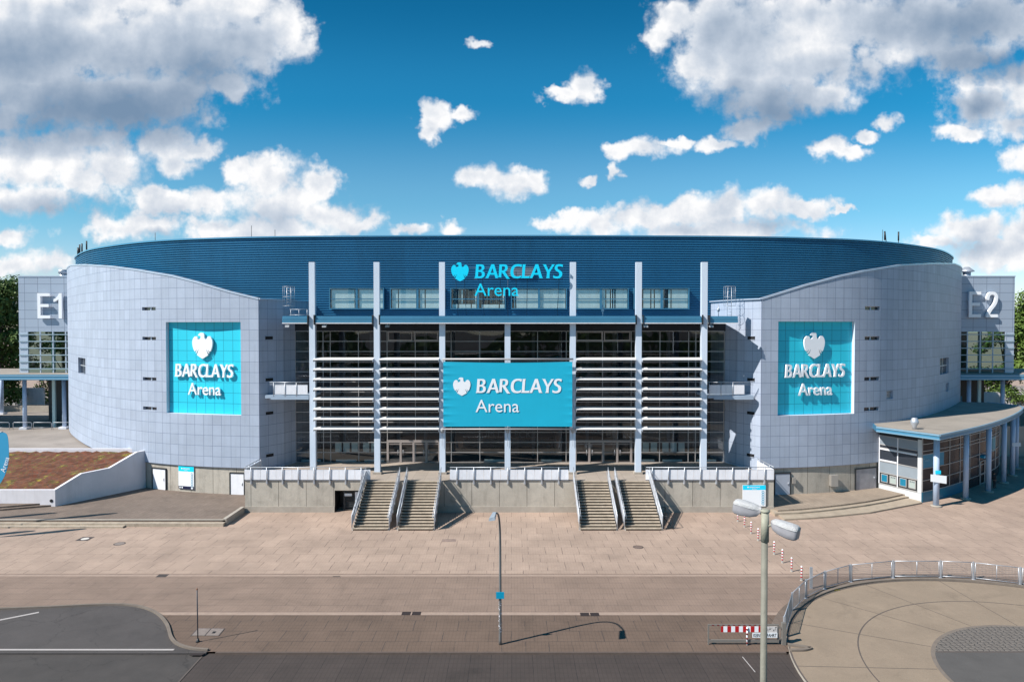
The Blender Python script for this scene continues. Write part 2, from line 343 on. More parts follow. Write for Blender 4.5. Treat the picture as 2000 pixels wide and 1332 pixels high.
# ------------------------------------------------------------------ lettering
GL = {
 'B': (74, ["M2 100 L34 100 Q62 100 62 76 Q62 60 46 53 Q68 47 68 27 Q68 0 34 0 L-4 0 Q2 8 2 20 Z", "M21 88 L30 88 Q43 88 43 73 Q43 58 26 58 L21 58 Z", "M21 45 L29 45 Q48 45 48 28 Q48 12 30 12 L21 12 Z"]),
 'A': (88, ["M34 101 L54 101 L88 8 Q91 2 96 0 L70 0 L61 25 L29 25 L21 5 Q20 2 20 0 L-4 0 Q2 4 5 11 Z", "M44 75 L56 38 L33 38 Z"]),
 'R': (80, ["M2 100 L34 100 Q62 100 62 74 Q62 54 44 48 L72 8 Q77 1 84 -5 L60 -5 L24 43 L21 43 L21 12 Q21 4 23 0 L-4 0 Q2 8 2 20 Z", "M21 88 L30 88 Q43 88 43 72 Q43 56 26 56 L21 56 Z"]),
 'C': (82, ["M80 98 Q66 102 52 102 Q2 102 2 48 Q2 -2 50 -2 Q66 -2 80 6 L80 22 Q66 12 54 12 Q23 12 23 50 Q23 88 54 88 Q66 88 76 79 Z"]),
 'L': (56, ["M2 100 L24 100 Q21 92 21 84 L21 14 L44 14 Q52 14 58 19 L53 0 L-4 0 Q2 8 2 20 Z"]),
 'Y': (76, ["M-6 100 L19 100 L40 58 L60 92 Q62 97 61 100 L84 100 Q78 96 74 88 L50 44 L50 12 Q50 4 52 0 L26 0 Q31 8 31 16 L31 44 L4 92 Q0 98 -6 100 Z"]),
 'S': (68, ["M62 97 Q50 102 37 102 Q6 102 6 74 Q6 58 26 48 Q42 40 42 28 Q42 12 24 12 Q12 12 0 21 L0 4 Q12 -2 26 -2 Q62 -2 62 30 Q62 48 40 58 Q25 66 25 76 Q25 88 38 88 Q50 88 60 79 Z"]),
}
NUM = {'E': ['M0 100 L52 100 L52 88 L13 88 L13 57 L47 57 L47 45 L13 45 L13 12 L53 12 L53 0 L0 0 Z'], '1': ['M22 100 L33 100 L33 0 L20 0 L20 76 Q10 67 0 65 L0 76 Q16 82 22 100 Z'],
 '2': ['M0 0 L54 0 L54 12 L17 12 Q22 24 36 38 Q54 56 54 74 Q54 101 27 101 Q0 101 0 68 L13 68 Q13 89 27 89 Q41 89 41 74 Q41 60 26 45 Q0 18 0 0 Z']}
EAGLE = "M350 175 L402 182 Q424 196 420 235 Q422 290 452 303 Q482 296 492 262 Q512 236 552 244 Q604 284 608 365 Q606 450 562 530 L548 538 L504 492 L536 566 L524 572 L462 482 L508 604 L380 676 L256 604 L304 482 L240 572 L228 566 L258 492 L214 538 L198 528 Q152 450 150 365 Q154 284 208 248 Q246 238 268 262 L274 300 Q300 308 322 292 Q348 278 344 250 Q336 228 284 232 Q296 188 350 175 Z"
def path(d):
    tk = d.replace('M', ' M ').replace('L', ' L ').replace('Q', ' Q ').replace('Z', ' Z ').split(); i = 0; pts = []
    while i < len(tk):
        c = tk[i]
        if c in 'ML': pts.append((float(tk[i+1]), float(tk[i+2]))); i += 3
        elif c == 'Q':
            p0 = pts[-1]; p1 = (float(tk[i+1]), float(tk[i+2])); p2 = (float(tk[i+3]), float(tk[i+4]))
            for k in range(1, 7):
                t = k/6; pts.append(tuple((1-t)**2*p0[j] + 2*t*(1-t)*p1[j] + t*t*p2[j] for j in (0, 1)))
            i += 5
        else: i += 1
    if math.dist(pts[0], pts[-1]) < 1e-6: pts.pop()
    return pts
def curve_mesh(loops, depth):
    cu = bpy.data.curves.new('c', 'CURVE'); cu.dimensions = '2D'; cu.fill_mode = 'BOTH'; cu.extrude = depth/2
    for lp in loops:
        s = cu.splines.new('POLY'); s.points.add(len(lp)-1); s.use_cyclic_u = True
        for p, q in zip(s.points, lp): p.co = (q[0], q[1], 0, 1)
    return to_mesh(cu)
def to_mesh(cu):
    o = bpy.data.objects.new('c', cu); COL.objects.link(o); dg = bpy.context.evaluated_depsgraph_get(); dg.update()
    me = bpy.data.meshes.new_from_object(o.evaluated_get(dg)); bpy.data.objects.remove(o); return me
def barclays_loops():
    loops = []; x = 0
    for ch in "BARCLAYS":
        adv, ps = GL[ch]
        for p in ps: loops.append([((px+x)+py*.07, py) for px, py in path(p)])
        x += adv + 1
    return loops
def text_loops_mesh(body, depth, bold=0.0):
    cu = bpy.data.curves.new('t', 'FONT'); cu.body = body; cu.extrude = depth/2; cu.offset = bold; cu.resolution_u = 3
    return to_mesh(cu)
def place_flat(name, me, mats, parent, origin, xdir, wid, hei, depth, label=None):
    """fit a flat letter mesh (XY plane) to wid x hei; origin = its lower left back corner; xdir = reading direction"""
    xs = [v.co.x for v in me.vertices]; ys = [v.co.y for v in me.vertices]; zs = [v.co.z for v in me.vertices]
    x0, x1, y0, y1, z0, z1 = min(xs), max(xs), min(ys), max(ys), min(zs), max(zs)
    xd = Vector(xdir).normalized(); nd = xd.cross(Vector((0,0,1)))     # towards the viewer
    o0 = ORG.get(parent.name, Vector()) if parent else Vector(); dz = (z1-z0) or 1
    for v in me.vertices:
        a, b, c = (v.co.x-x0)/(x1-x0)*wid, (v.co.y-y0)/(y1-y0)*hei, (v.co.z-z0)/dz*depth
        v.co = Vector(origin) + xd*a + Vector((0,0,1))*b + nd*c - o0
    me.materials.clear(); me.materials.append(mats); me.name = name
    o = bpy.data.objects.new(name, me); COL.objects.link(o)
    if parent: o.parent = parent; ORG[o.name] = o0
    if label: o['label'] = label
    return o
def flip(lp, hgt=0): return [(x, hgt-y) for x, y in lp]

# ================================================================== GROUND
def flat(pts, z): m = MB(); m.face([(p[0], p[1], z) for p in pts]); return m
S = 2500
m = MB(); ya = 48.3
m.face([(-S, 48.3, 0), (S, 48.3, 0), (S, S, 0), (-S, S, 0)])
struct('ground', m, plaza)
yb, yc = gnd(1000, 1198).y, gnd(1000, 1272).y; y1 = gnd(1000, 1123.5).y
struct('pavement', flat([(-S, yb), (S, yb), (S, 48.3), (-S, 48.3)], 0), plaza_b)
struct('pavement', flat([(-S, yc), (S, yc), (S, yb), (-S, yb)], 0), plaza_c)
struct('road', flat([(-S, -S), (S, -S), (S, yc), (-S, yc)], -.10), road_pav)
m = MB(); m.box(-90, 90, y1-.16, y1+.16, -.01, .004); m.box(-90, 90, yb-.2, yb+.2, -.01, .004); struct('paving_strip', m, strip_m)
m = MB(); m.box(-16.0, 14.8, yc-.14, yc, -.2, .012); struct('kerb', m, mat('kerb_dark', (.11, .08, .066), .85, 0, .15, 2))
# left road with its kerb curve
kp = [(-700,1215),(-200,1200),(0,1191),(100,1187),(200,1182.5),(260,1184.5),(300,1197),(322,1219),(331,1246),(345,1260),(372,1268.5),(405,1271.5)]
kc = [gnd(u, v) for u, v in kp]; kc = catmull([(p.x, p.y, 0) for p in kc], 6)
m = MB(); m.face([(p.x, p.y, .008) for p in kc] + [(kc[-1].x, yc, .008), (-90, yc, .008)][:2]); struct('road', m, asphalt)
dl = [gnd(398, 1274), gnd(345, 1332)]; dd = (dl[1]-dl[0]); e2 = dl[0] + dd*8
struct('road', flat([(-S, yc-.16), (dl[0].x, yc-.16), (e2.x, e2.y), (-S, e2.y)], -.094), asphalt_d)
m = MB(); m.bar(dl[0]+Vector((0,0,-.09)), e2+Vector((0,0,-.09)), .09, .02); struct('paving_strip', m, joint_m)
def kerb_ring(pts, wd, z0, z1, name='kerb'):
    m = MB()
    for i in range(len(pts)-1):
        a, b = Vector(pts[i][:2]), Vector(pts[i+1][:2]); d0 = (Vector(pts[min(i+1,len(pts)-1)][:2])-Vector(pts[max(i-1,0)][:2])).normalized(); d1 = (Vector(pts[min(i+2,len(pts)-1)][:2])-a).normalized()
        n0 = Vector((-d0.y, d0.x))*wd; n1 = Vector((-d1.y, d1.x))*wd
        m.prism([a, b, b+n1, a+n0], z0, z1)
    return struct(name, m, kerb_m)
kerb_ring(kc, .16, -.05, .11)
m = MB(); m.box(-90, kc[-1].x, yc-.16, yc, -.2, .006); struct('kerb', m, asphalt)
# road markings
def quadmark(a, b, wd, z):
    a, b = Vector(a), Vector(b); d = (b-a).normalized(); n = Vector((-d.y, d.x, 0))*wd/2
    m = MB(); m.face([(p.x, p.y, z) for p in (a-n, b-n, b+n, a+n)]); return m
struct('road_marking', quadmark(gnd(-500, 1271), gnd(337, 1271), .17, .013), mark_m).location.y = .15
struct('road_marking', quadmark(gnd(-300, 1270), gnd(76, 1195.5), .2, .013), mark_m)
struct('road_marking', quadmark(gnd(1450, 1282, -.1), gnd(1475, 1312, -.1), .05, -.094), mark_m)
# turning circle
CX, CY = 28.5, 33.0
def arc(r, a0, a1, n=60, cx=CX, cy=CY): return [(cx+r*math.cos(a0+(a1-a0)*i/n), cy+r*math.sin(a0+(a1-a0)*i/n)) for i in range(n+1)]
m = MB(); m.face([(x, y, .010) for x, y in arc(13.95, 0, 2*PI-.0001, 120)]); struct('turning_circle', m, conc_ring)
m = MB(); m.prism(arc(13.97, 0, 2*PI-.001, 120), -.3, .006); struct('road_edge', m, concrete_plain)
def ringline(r, wd, z, a0=0, a1=2*PI, mt=joint_m, nm='paving_strip', n=120):
    A, B = arc(r-wd/2, a0, a1, n), arc(r+wd/2, a0, a1, n); m = MB()
    for i in range(n): m.face([(*A[i], z), (*A[i+1], z), (*B[i+1], z), (*B[i], z)])
    return struct(nm, m, mt)
ringline(10.35, .07, .015); ringline(13.9, .09, .015)
ringline(6.75, .22, .019, mt=kerb_m)
m = MB()
for a in (58, 80, 103, 122, 143, 166, 188, 210):
    a = R(a); c, s_ = math.cos(a+.10), math.sin(a+.10); c0, s0 = math.cos(a), math.sin(a)
    p, q = Vector((CX+c0*6.9, CY+s0*6.9, .0152)), Vector((CX+c*13.85, CY+s_*13.85, .0152)); d = (q-p).normalized(); n = Vector((-d.y, d.x, 0))*.02
    m.face([p-n, q-n, q+n, p+n])
struct('paving_strip', m, joint_m)
def cobble_mat():
    m = bpy.data.materials.new('cobbles'); m.use_nodes = True; nt = m.node_tree; b = nt.nodes['Principled BSDF']; b.inputs['Roughness'].default_value = .8
    tc = nt.nodes.new('ShaderNodeTexCoord'); vo = nt.nodes.new('ShaderNodeTexVoronoi'); vo.feature = 'DISTANCE_TO_EDGE'; vo.inputs['Scale'].default_value = 3.2; vo.inputs['Randomness'].default_value = .45
    mp = nt.nodes.new('ShaderNodeMapping'); mp.inputs['Scale'].default_value = (1, 1.5, 1)
    nt.links.new(tc.outputs['Object'], mp.inputs[0]); nt.links.new(mp.outputs[0], vo.inputs['Vector'])
    r = nt.nodes.new('ShaderNodeValToRGB'); r.color_ramp.elements[0].color = (.045, .04, .038, 1); r.color_ramp.elements[0].position = .03; r.color_ramp.elements[1].color = (.17, .145, .125, 1); r.color_ramp.elements[1].position = .12
    nt.links.new(vo.outputs['Distance'], r.inputs[0]); nt.links.new(r.outputs[0], b.inputs['Base Color'])
    bp = nt.nodes.new('ShaderNodeBump'); bp.inputs['Distance'].default_value = .05; bp.inputs['Strength'].default_value = .8; nt.links.new(vo.outputs['Distance'], bp.inputs['Height']); nt.links.new(bp.outputs[0], b.inputs['Normal'])
    return m
th = math.asin((36.5-CY)/6.7)
m = MB(); m.face([(x, y, .023) for x, y in arc(6.66, th, PI-th, 60)]); struct('island_cobbles', m, cobble_mat())
m = MB(); m.face([(x, y, .024) for x, y in arc(6.66, PI-th, 2*PI+th, 80)]); struct('island_paving', m, mat('island_grey', (.09, .082, .077), .9, 0, .12, .6))
m = MB(); m.box(CX-5.6, CX+5.6, 36.44, 36.56, -.05, .03); struct('paving_strip', m, joint_m)
# kerb outside the circle
a0 = math.atan2(gnd(1562, 1262).y-CY, gnd(1562, 1262).x-CX)
kr = arc(13.98, a0, R(20), 60)
kerb_ring([(p[0], p[1]) for p in kr][::1], .22, -.05, .12)
sp = catmull([(15.1, yc-.05, 0), (15.9, yc, 0), (16.35, yc+.35, 0), (*kr[0], 0)], 5); kerb_ring(sp, .2, -.1, .12)
m = MB(); A_, B_ = arc(14.2, a0, R(20), 60), arc(14.9, a0, R(20), 60)
for i in range(60): m.face([(*A_[i], .02), (*A_[i+1], .02), (*B_[i+1], .02), (*B_[i], .02)])
struct('pavement', m, platform_m)

# ================================================================== ARENA
arena = thing('arena_building', 'large multi-storey arena with dark blue corrugated drum and two pale panelled curved wings', 'arena', (0, 70, 0))
# ---- drum
DX = .3
half = [(0,76),(15.5,76.3),(27,77.0),(34.2,78.2),(39.6,79.6),(45.2,82.2),(51,86),(56.1,90.2),(61.3,96.2),(65.3,102),(68.5,110),(70,119),(70.5,130)]
hr = half + [(x, 260-y) for x, y in half[-2::-1]]
loop = hr + [(-x, y) for x, y in hr[-2:0:-1]]
dr = [Vector((p.x+DX, p.y, 0)) for p in catmull([(x, y, 0) for x, y in loop], 8, True)]
nd = len(dr); nrm = []
for i in range(nd):
    d = (dr[(i+1) % nd]-dr[i-1]).normalized(); nrm.append(Vector((d.y, -d.x, 0)))
ZR = Z_(459.5, 76)
def drum_ring(offs_z):
    m = MB(); rows = len(offs_z)
    for z, o in offs_z:
        for p, n in zip(dr, nrm): m.v.append((p.x+n.x*o, p.y+n.y*o, z))
    for r in range(rows-1):
        for i in range(nd):
            j = (i+1) % nd; m.addf((r*nd+i, r*nd+j, (r+1)*nd+j, (r+1)*nd+i))
    return m
prof = []; z = 17.6; p = .264
while z < ZR-.35:
    prof += [(z, 0), (z+.125, .0), (z+.135, -.16), (z+.245, -.17)]; z += p
prof.append((z, 0)); prof.append((ZR-.02, 0))
obj('drum_wall', drum_ring(prof), steel_blue, arena)
obj('roof_rim', drum_ring([(ZR-.16, .03), (ZR-.16, .14), (ZR, .14), (ZR, -.5)]), mat('rim_flashing', (.10, .30, .46), .3, .4), arena)
m = MB(); m.v = [(p.x, p.y, ZR-.1) for p in dr]; m.addf(range(nd)); obj('roof', m, roof_conc, arena)
# window strip in the drum
def blinds(m, x0, x1, y, z0, z1, dens):
    x = x0; step = .127
    while x < x1-.05:
        if random.random() < dens: a = .11; m.face([(x+.008, y, z0), (x+a, y+.02, z0), (x+a, y+.02, z1), (x+.008, y, z1)])
        elif random.random() < .6: m.face([(x+.04, y-.03, z0), (x+.06, y+.03, z0), (x+.06, y+.03, z1), (x+.04, y-.03, z1)])
        x += step
for k, (u0, u1, dens) in enumerate([(645, 748, .96), (763.5, 867, .9), (881.5, 985.5, .12), (1000, 1105.5, .92), (1121, 1226, .96), (1240, 1344.5, .85)]):
    Yw = 75.62; x0, x1 = X_(u0, Yw), X_(u1, Yw); z0, z1 = Z_(602, Yw), Z_(564, Yw); t = .11
    m = MB(); m.box(x0-t, x0, Yw, 77, z0-t, z1+t); m.box(x1, x1+t, Yw, 77, z0-t, z1+t); m.box(x0, x1, Yw, 77, z1, z1+t); m.box(x0, x1, Yw, 77, z0-t, z0)
    zm = z0+(z1-z0)*.47; xm = (x0+x1)/2; m.box(xm-.12, xm+.12, Yw+.06, Yw+.2, z0, z1); m.box(x0, xm-.12, Yw+.07, Yw+.17, zm-.05, zm+.05); m.box(xm+.12, x1, Yw+.07, Yw+.17, zm-.05, zm+.05)
    fr = obj('window', m, mat('window_frame_blue', (.05, .18, .28), .4, .2), arena)
    m = MB(); m.box(x0, x1, 75.98, 76.0, z0, z1); obj('backing', m, mat('room_dark', (.012, .013, .014), .9), fr)
    m = MB(); blinds(m, x0+.1, xm-.14, Yw+.26, z0+.02, z1-.1 if dens > .5 else z0+.45, max(dens, .9))
    blinds(m, xm+.14, x1-.05, Yw+.26, z0+.02, z1-.1 if dens > .5 else z0+.42, max(dens-.12, .8))
    if dens < .5: blinds(m, x0+.1, x1-.1, Yw+.28, z0+.5, z1-.1, .05)
    obj('blind', m, blind_m, fr)
    m = MB(); m.face([(x0, Yw+.12, z0), (x1, Yw+.12, z0), (x1, Yw+.12, z1), (x0, Yw+.12, z1)]); obj('pane', m, glass_w, fr)
# louvre grille behind the rooftop lettering
m = MB(); g0, g1 = at(990, 540, 75.75), at(1042, 521, 75.75)
for i in range(6): zz = g0.z+(g1.z-g0.z)*(i+.1)/6; m.box(g0.x, g1.x, 75.75, 76, zz, zz+.12)
obj('vent_grille', m, mat('grille_grey', (.25, .27, .31), .5, .3), arena)
# roof things: vents and masts
for u, v0, v1, Yr, r in ((1006, 459, 450, 90, .8),):
    a = at(u, v0, Yr); m = MB(); m.lathe((a.x, Yr, ZR-.15), [(r*.9, 0), (r*.9, 1.0), (r*1.08, 1.05), (r*1.0, 1.35), (r*.6, 1.5)], 20); obj('roof_vent', m, galv, arena)
for u, vt, Yr, lean in ((152, 484, 96, -.5), (155.5, 478, 97, .05), (160, 476, 96, .05), (169, 471, 95, 0), (303, 455, 88, 0), (491, 441, 85, 0), (537, 449, 85, 0), (1724, 449, 93, .05), (1728, 452, 93, -.4), (1755, 453, 94, 0)):
    t = at(u, vt, Yr); m = MB(); r = .1 if vt > 450 and u not in (303, 537) else .025
    m.tube([(t.x-lean*.5, Yr, ZR-.3), (t.x-lean*.5, Yr, t.z-1.3), (t.x, Yr, t.z)], [.04, .05, r] if r > .05 else .03, 6); m.tube([(t.x-.01*lean, Yr, t.z-1.2), (t.x, Yr, t.z)], r, 8)
    obj('antenna', m, dark, arena)

# ---- curved wings
LEFTC = [(-25.6,69),(-32.5,70.15),(-39.2,72.5),(-45.5,76.7),(-51,82),(-56.2,87.8),(-60.6,93.3),(-64.6,99.4),(-67.8,106),(-70.5,114)]
def rx(x): return -x + (-.4 + 1.1*(min(max(-x, 25), 62)-25)/37)
RIGHTC = [(rx(x), y) for x, y in LEFTC]
TOPL = [(503,584.5),(446,570),(386,552),(335,539),(270,528),(216,521),(168,518),(140,519)]
TOPR = [(1489.5,584.5),(1576,557),(1641,540),(1688,530),(1761,518.5),(1818,515.5),(1862,516)]
def curve_s(ctrl):
    pts = catmull([(x, y, 0) for x, y in ctrl], 40); s = 0; out = [(0, pts[0])]
    for a, b in zip(pts, pts[1:]): s += (b-a).length; out.append((s, b))
    return out
def at_s(C, s):
    lo, hi = 0, len(C)-1
    while hi-lo > 1:
        mid = (lo+hi)//2
        if C[mid][0] <= s: lo = mid
        else: hi = mid
    t = (s-C[lo][0])/(C[hi][0]-C[lo][0]); return C[lo][1].lerp(C[hi][1], t)
def s_of_u(C, u):
    best = None; tg = (u-1000)/F
    for (s0, a), (s1, b) in zip(C, C[1:]):
        ra, rb = a.x/a.y, b.x/b.y
        if (ra-tg)*(rb-tg) <= 0 and ra != rb: return s0+(s1-s0)*(tg-ra)/(rb-ra)
    return C[-1][0]
def norm_s(C, s, side):
    d = (at_s(C, min(s+.2, C[-1][0]))-at_s(C, max(s-.2, 0))).normalized(); n = Vector((d.y, -d.x, 0))
    return n if n.y < 0 else -n
def make_wing(side):
    C = curve_s(LEFTC if side < 0 else RIGHTC); Smax = C[-1][0]
    tp = [(s_of_u(C, u), Z_(v, at_s(C, s_of_u(C, u)).y)) for u, v in (TOPL if side < 0 else TOPR)]
    tp[0] = (0, tp[0][1]); tp.append((Smax, tp[-1][1]+.2))
    def top(s):
        for (a, za), (b, zb) in zip(tp, tp[1:]):
            if s <= b: t = (s-a)/(b-a); return za+(zb-za)*t
        return tp[-1][1]
    ZB = 3.2; holes = []
    def hole(u0, u1, v0, v1, kind):
        a, b = sorted((s_of_u(C, u0), s_of_u(C, u1))); Ym = at_s(C, (a+b)/2).y
        holes.append((a, b, Z_(v1, Ym), Z_(v0, Ym), kind))
    if side < 0:
        su0, su1 = s_of_u(C, 470), s_of_u(C, 324); sz0, sz1 = Z_(811, at_s(C, su0).y), Z_(629, at_s(C, su0).y)
        holes.append((su0, su1, sz0, sz1, 'sign'))
        for v in (603, 661, 740, 797.5): hole(278, 304.5, v-3.2, v+3.2, 'slot')
        hole(152, 166, 699, 730, 'window')
    else:
        su0, su1 = s_of_u(C, 1520), s_of_u(C, 1669.5); sz0, sz1 = Z_(812, at_s(C, su0).y), Z_(628, at_s(C, su0).y)
        holes.append((su0, su1, sz0, sz1, 'sign'))
        for v in (602, 660.5, 739.5, 798.5): hole(1689, 1718, v-3.6, v+3.6, 'slot')
        hole(1837, 1854, 699, 730, 'window'); hole(1733, 1745.5, 763, 779, 'vent'); hole(1849, 1854.5, 748, 764, 'vent')
    ss = set([i*.515 for i in range(int(Smax/.515)+1)] + [Smax])
    for h in holes: ss |= {h[0], h[1]}
    ss = sorted(ss); m = MB()
    for a, b in zip(ss, ss[1:]):
        if b-a < 1e-4: continue
        pa, pb = at_s(C, a), at_s(C, b); mid = (a+b)/2
        cuts = sorted([(h[2], h[3]) for h in holes if h[0] < mid < h[1]]); zz = ZB; segs = []
        for c0, c1 in cuts: segs.append((zz, c0)); zz = c1
        segs.append((zz, None))
        for z0, z1 in segs:
            za, zb = (top(a), top(b)) if z1 is None else (z1, z1)
            uv = [(a, z0-ZB), (b, z0-ZB), (b, zb-ZB), (a, za-ZB)]
            m.face([(pa.x, pa.y, z0), (pb.x, pb.y, z0), (pb.x, pb.y, zb), (pa.x, pa.y, za)], uv)
    wing = obj('curved_wing', m, panel, arena)
    # coping, roof strip, underside
    m = MB(); m2 = MB(); m3 = MB()
    for a, b in zip(ss, ss[1:]):
        if b-a < 1e-4: continue
        pa, pb = at_s(C, a), at_s(C, b); na, nb = norm_s(C, a, side), norm_s(C, b, side); za, zb = top(a), top(b)
        q = [(pa+na*.06, za-.05), (pb+nb*.06, zb-.05), (pb-nb*.5, zb-.05), (pa-na*.5, za-.05)]
        m.hexa([(p.x, p.y, z) for p, z in q], [(p.x, p.y, z+.17) for p, z in q])
        ca, cb_ = pa-na*.5, pb-nb*.5; ia, ib = pa.lerp(Vector((0, 130, 0)), .2), pb.lerp(Vector((0, 130, 0)), .2)
        m2.face([(ca.x, ca.y, za-.3), (cb_.x, cb_.y, zb-.3), (ib.x, ib.y, zb-3.2), (ia.x, ia.y, za-3.2)])
        m3.face([(pa.x, pa.y, ZB), (pb.x, pb.y, ZB), (pb.x-nb.x*.6, pb.y-nb.y*.6, ZB), (pa.x-na.x*.6, pa.y-na.y*.6, ZB)])
    obj('coping', m, mat('coping_metal', (.50, .56, .66), .35, .3), wing); obj('wing_roof', m2, roof_conc, wing); obj('soffit', m3, concrete_plain, wing)
    # windows, slots and vents in the skin
    for a, b, z0, z1, kind in holes:
        if kind == 'sign': continue
        pa, pb = at_s(C, a), at_s(C, b); n = norm_s(C, (a+b)/2, side); D = n*-.32; t = (pb-pa).normalized()
        m = MB(); m.mi = 0
        def P(p, z, k=1): return (p.x+D.x*k, p.y+D.y*k, z)
        m.face([P(pa,z0,0), P(pb,z0,0), P(pb,z0), P(pa,z0)]); m.face([P(pa,z1,0), P(pb,z1,0), P(pb,z1), P(pa,z1)])
        m.face([P(pa,z0,0), P(pa,z1,0), P(pa,z1), P(pa,z0)]); m.face([P(pb,z0,0), P(pb,z1,0), P(pb,z1), P(pb,z0)])
        m.mi = 1; m.face([P(pa,z0), P(pb,z0), P(pb,z1), P(pa,z1)])
        m.mi = 2; Lw = (pb-pa).length
        def fb(s0, s1, y0, y1):
            q = [pa+t*s0+D*.72, pa+t*s1+D*.72, pa+t*s1+D*.98, pa+t*s0+D*.98]
            m.hexa([(p.x, p.y, y0) for p in q], [(p.x, p.y, y1) for p in q])
        f_ = .05
        if kind == 'slot':
            fb(0, Lw, z1-f_, z1); fb(Lw/2-.07, Lw/2+.07, z0, z1-f_); fb(0, .05, z0, z1-f_)
        elif kind == 'window':
            fb(Lw/2-.06, Lw/2+.06, z0, z1); fb(0, Lw/2-.06, (z0+z1)/2-.06, (z0+z1)/2+.06); fb(Lw/2+.06, Lw, (z0+z1)/2-.06, (z0+z1)/2+.06)
        else:
            k = 6
            for i in range(k): fb(0, Lw, z0+(z1-z0)*i/k, z0+(z1-z0)*(i+.55)/k)
        obj({'slot': 'slot_window', 'window': 'window', 'vent': 'vent_grille'}[kind], m, [panel_plain, winpane, galv if kind != 'slot' else white], wing)
    # concrete plinth
    Sp = s_of_u(C, 240 if side < 0 else 1760); m = MB(); n_ = int(Sp/.6)
    for i in range(n_+1):
        a, b = Sp*i/(n_+1), Sp*(i+1)/(n_+1); pa, pb = at_s(C, a)-norm_s(C, a, side)*.18, at_s(C, b)-norm_s(C, b, side)*.18
        m.face([(pa.x, pa.y, 0), (pb.x, pb.y, 0), (pb.x, pb.y, ZB), (pa.x, pa.y, ZB)], [(a, 0), (b, 0), (b, ZB), (a, ZB)])
    obj('plinth', m, concrete, wing)
    return C, wing, (su0, su1, sz0, sz1), top
panel_plain = mat('panel_plain', (.385, .435, .53), .42, .1, .03, .5)
winpane = mat('dark_pane', (.03, .035, .045), .12, 0, spec=.8)
CL, wingL, signL, topL = make_wing(-1)
CR, wingR, signR, topR = make_wing(1)
# return walls between the wings and the glazed front
def ret(pts, ztop, nm, slots):
    m = MB(); s = 0
    for a, b in zip(pts, pts[1:]):
        d = math.dist(a, b); m.face([(*a, 3.0), (*b, 3.0), (*b, ztop), (*a, ztop)], [(s, -.2), (s+d, -.2), (s+d, ztop-3.2), (s, ztop-3.2)]); s += d
    w_ = obj(nm, m, panel, arena)
    m = MB()
    for a, b in zip(pts, pts[1:]): m.bar((*a, ztop+.03), (*b, ztop+.03), .4, .12)
    obj('coping', m, MAT['coping_metal'], w_)
    a, b = Vector((*pts[0], 0)), Vector((*pts[1], 0)); t = (b-a).normalized()
    for zz in slots:
        p0, p1 = a+t*.75, a+t*1.65; m = MB(); n = t.cross(Vector((0,0,1))); n = n if n.x*(-1 if pts[0][0] > 0 else 1) > 0 else -n
        for c0, c1, e0, e1, mi in ((0, .9, .015, .02, 0), (0, .9, .0, .05, 1)):
            m.mi = mi
            if mi == 0: q = [p0+n*.012, p1+n*.012]; m.face([(q[0].x, q[0].y, zz-.17), (q[1].x, q[1].y, zz-.17), (q[1].x, q[1].y, zz+.17), (q[0].x, q[0].y, zz+.17)])
            else:
                m.bar((p0+n*.02)+Vector((0,0,zz+.19)), (p1+n*.02)+Vector((0,0,zz+.19)), .08, .06); m.bar((p0+n*.02)+Vector((0,0,zz-.19)), (p1+n*.02)+Vector((0,0,zz-.19)), .08, .06)
        obj('slot_window', m, [black, panel_plain], w_)
    return w_
zt = topL(0)
RL = [(-25.6, 69), (-23.95, 71.4), (-23.26, 73.3), (-22.9, 74.6), (-22.6, 76.4)]; RR = [(rx(x)+.05, y) for x, y in RL]; RR[0] = (RIGHTC[0][0], 69)
sl = [Z_(v, 70.2) for v in (660, 741, 806, 888)]
ret(RL, zt, 'return_wall', sl); ret(RR, zt, 'return_wall', sl)
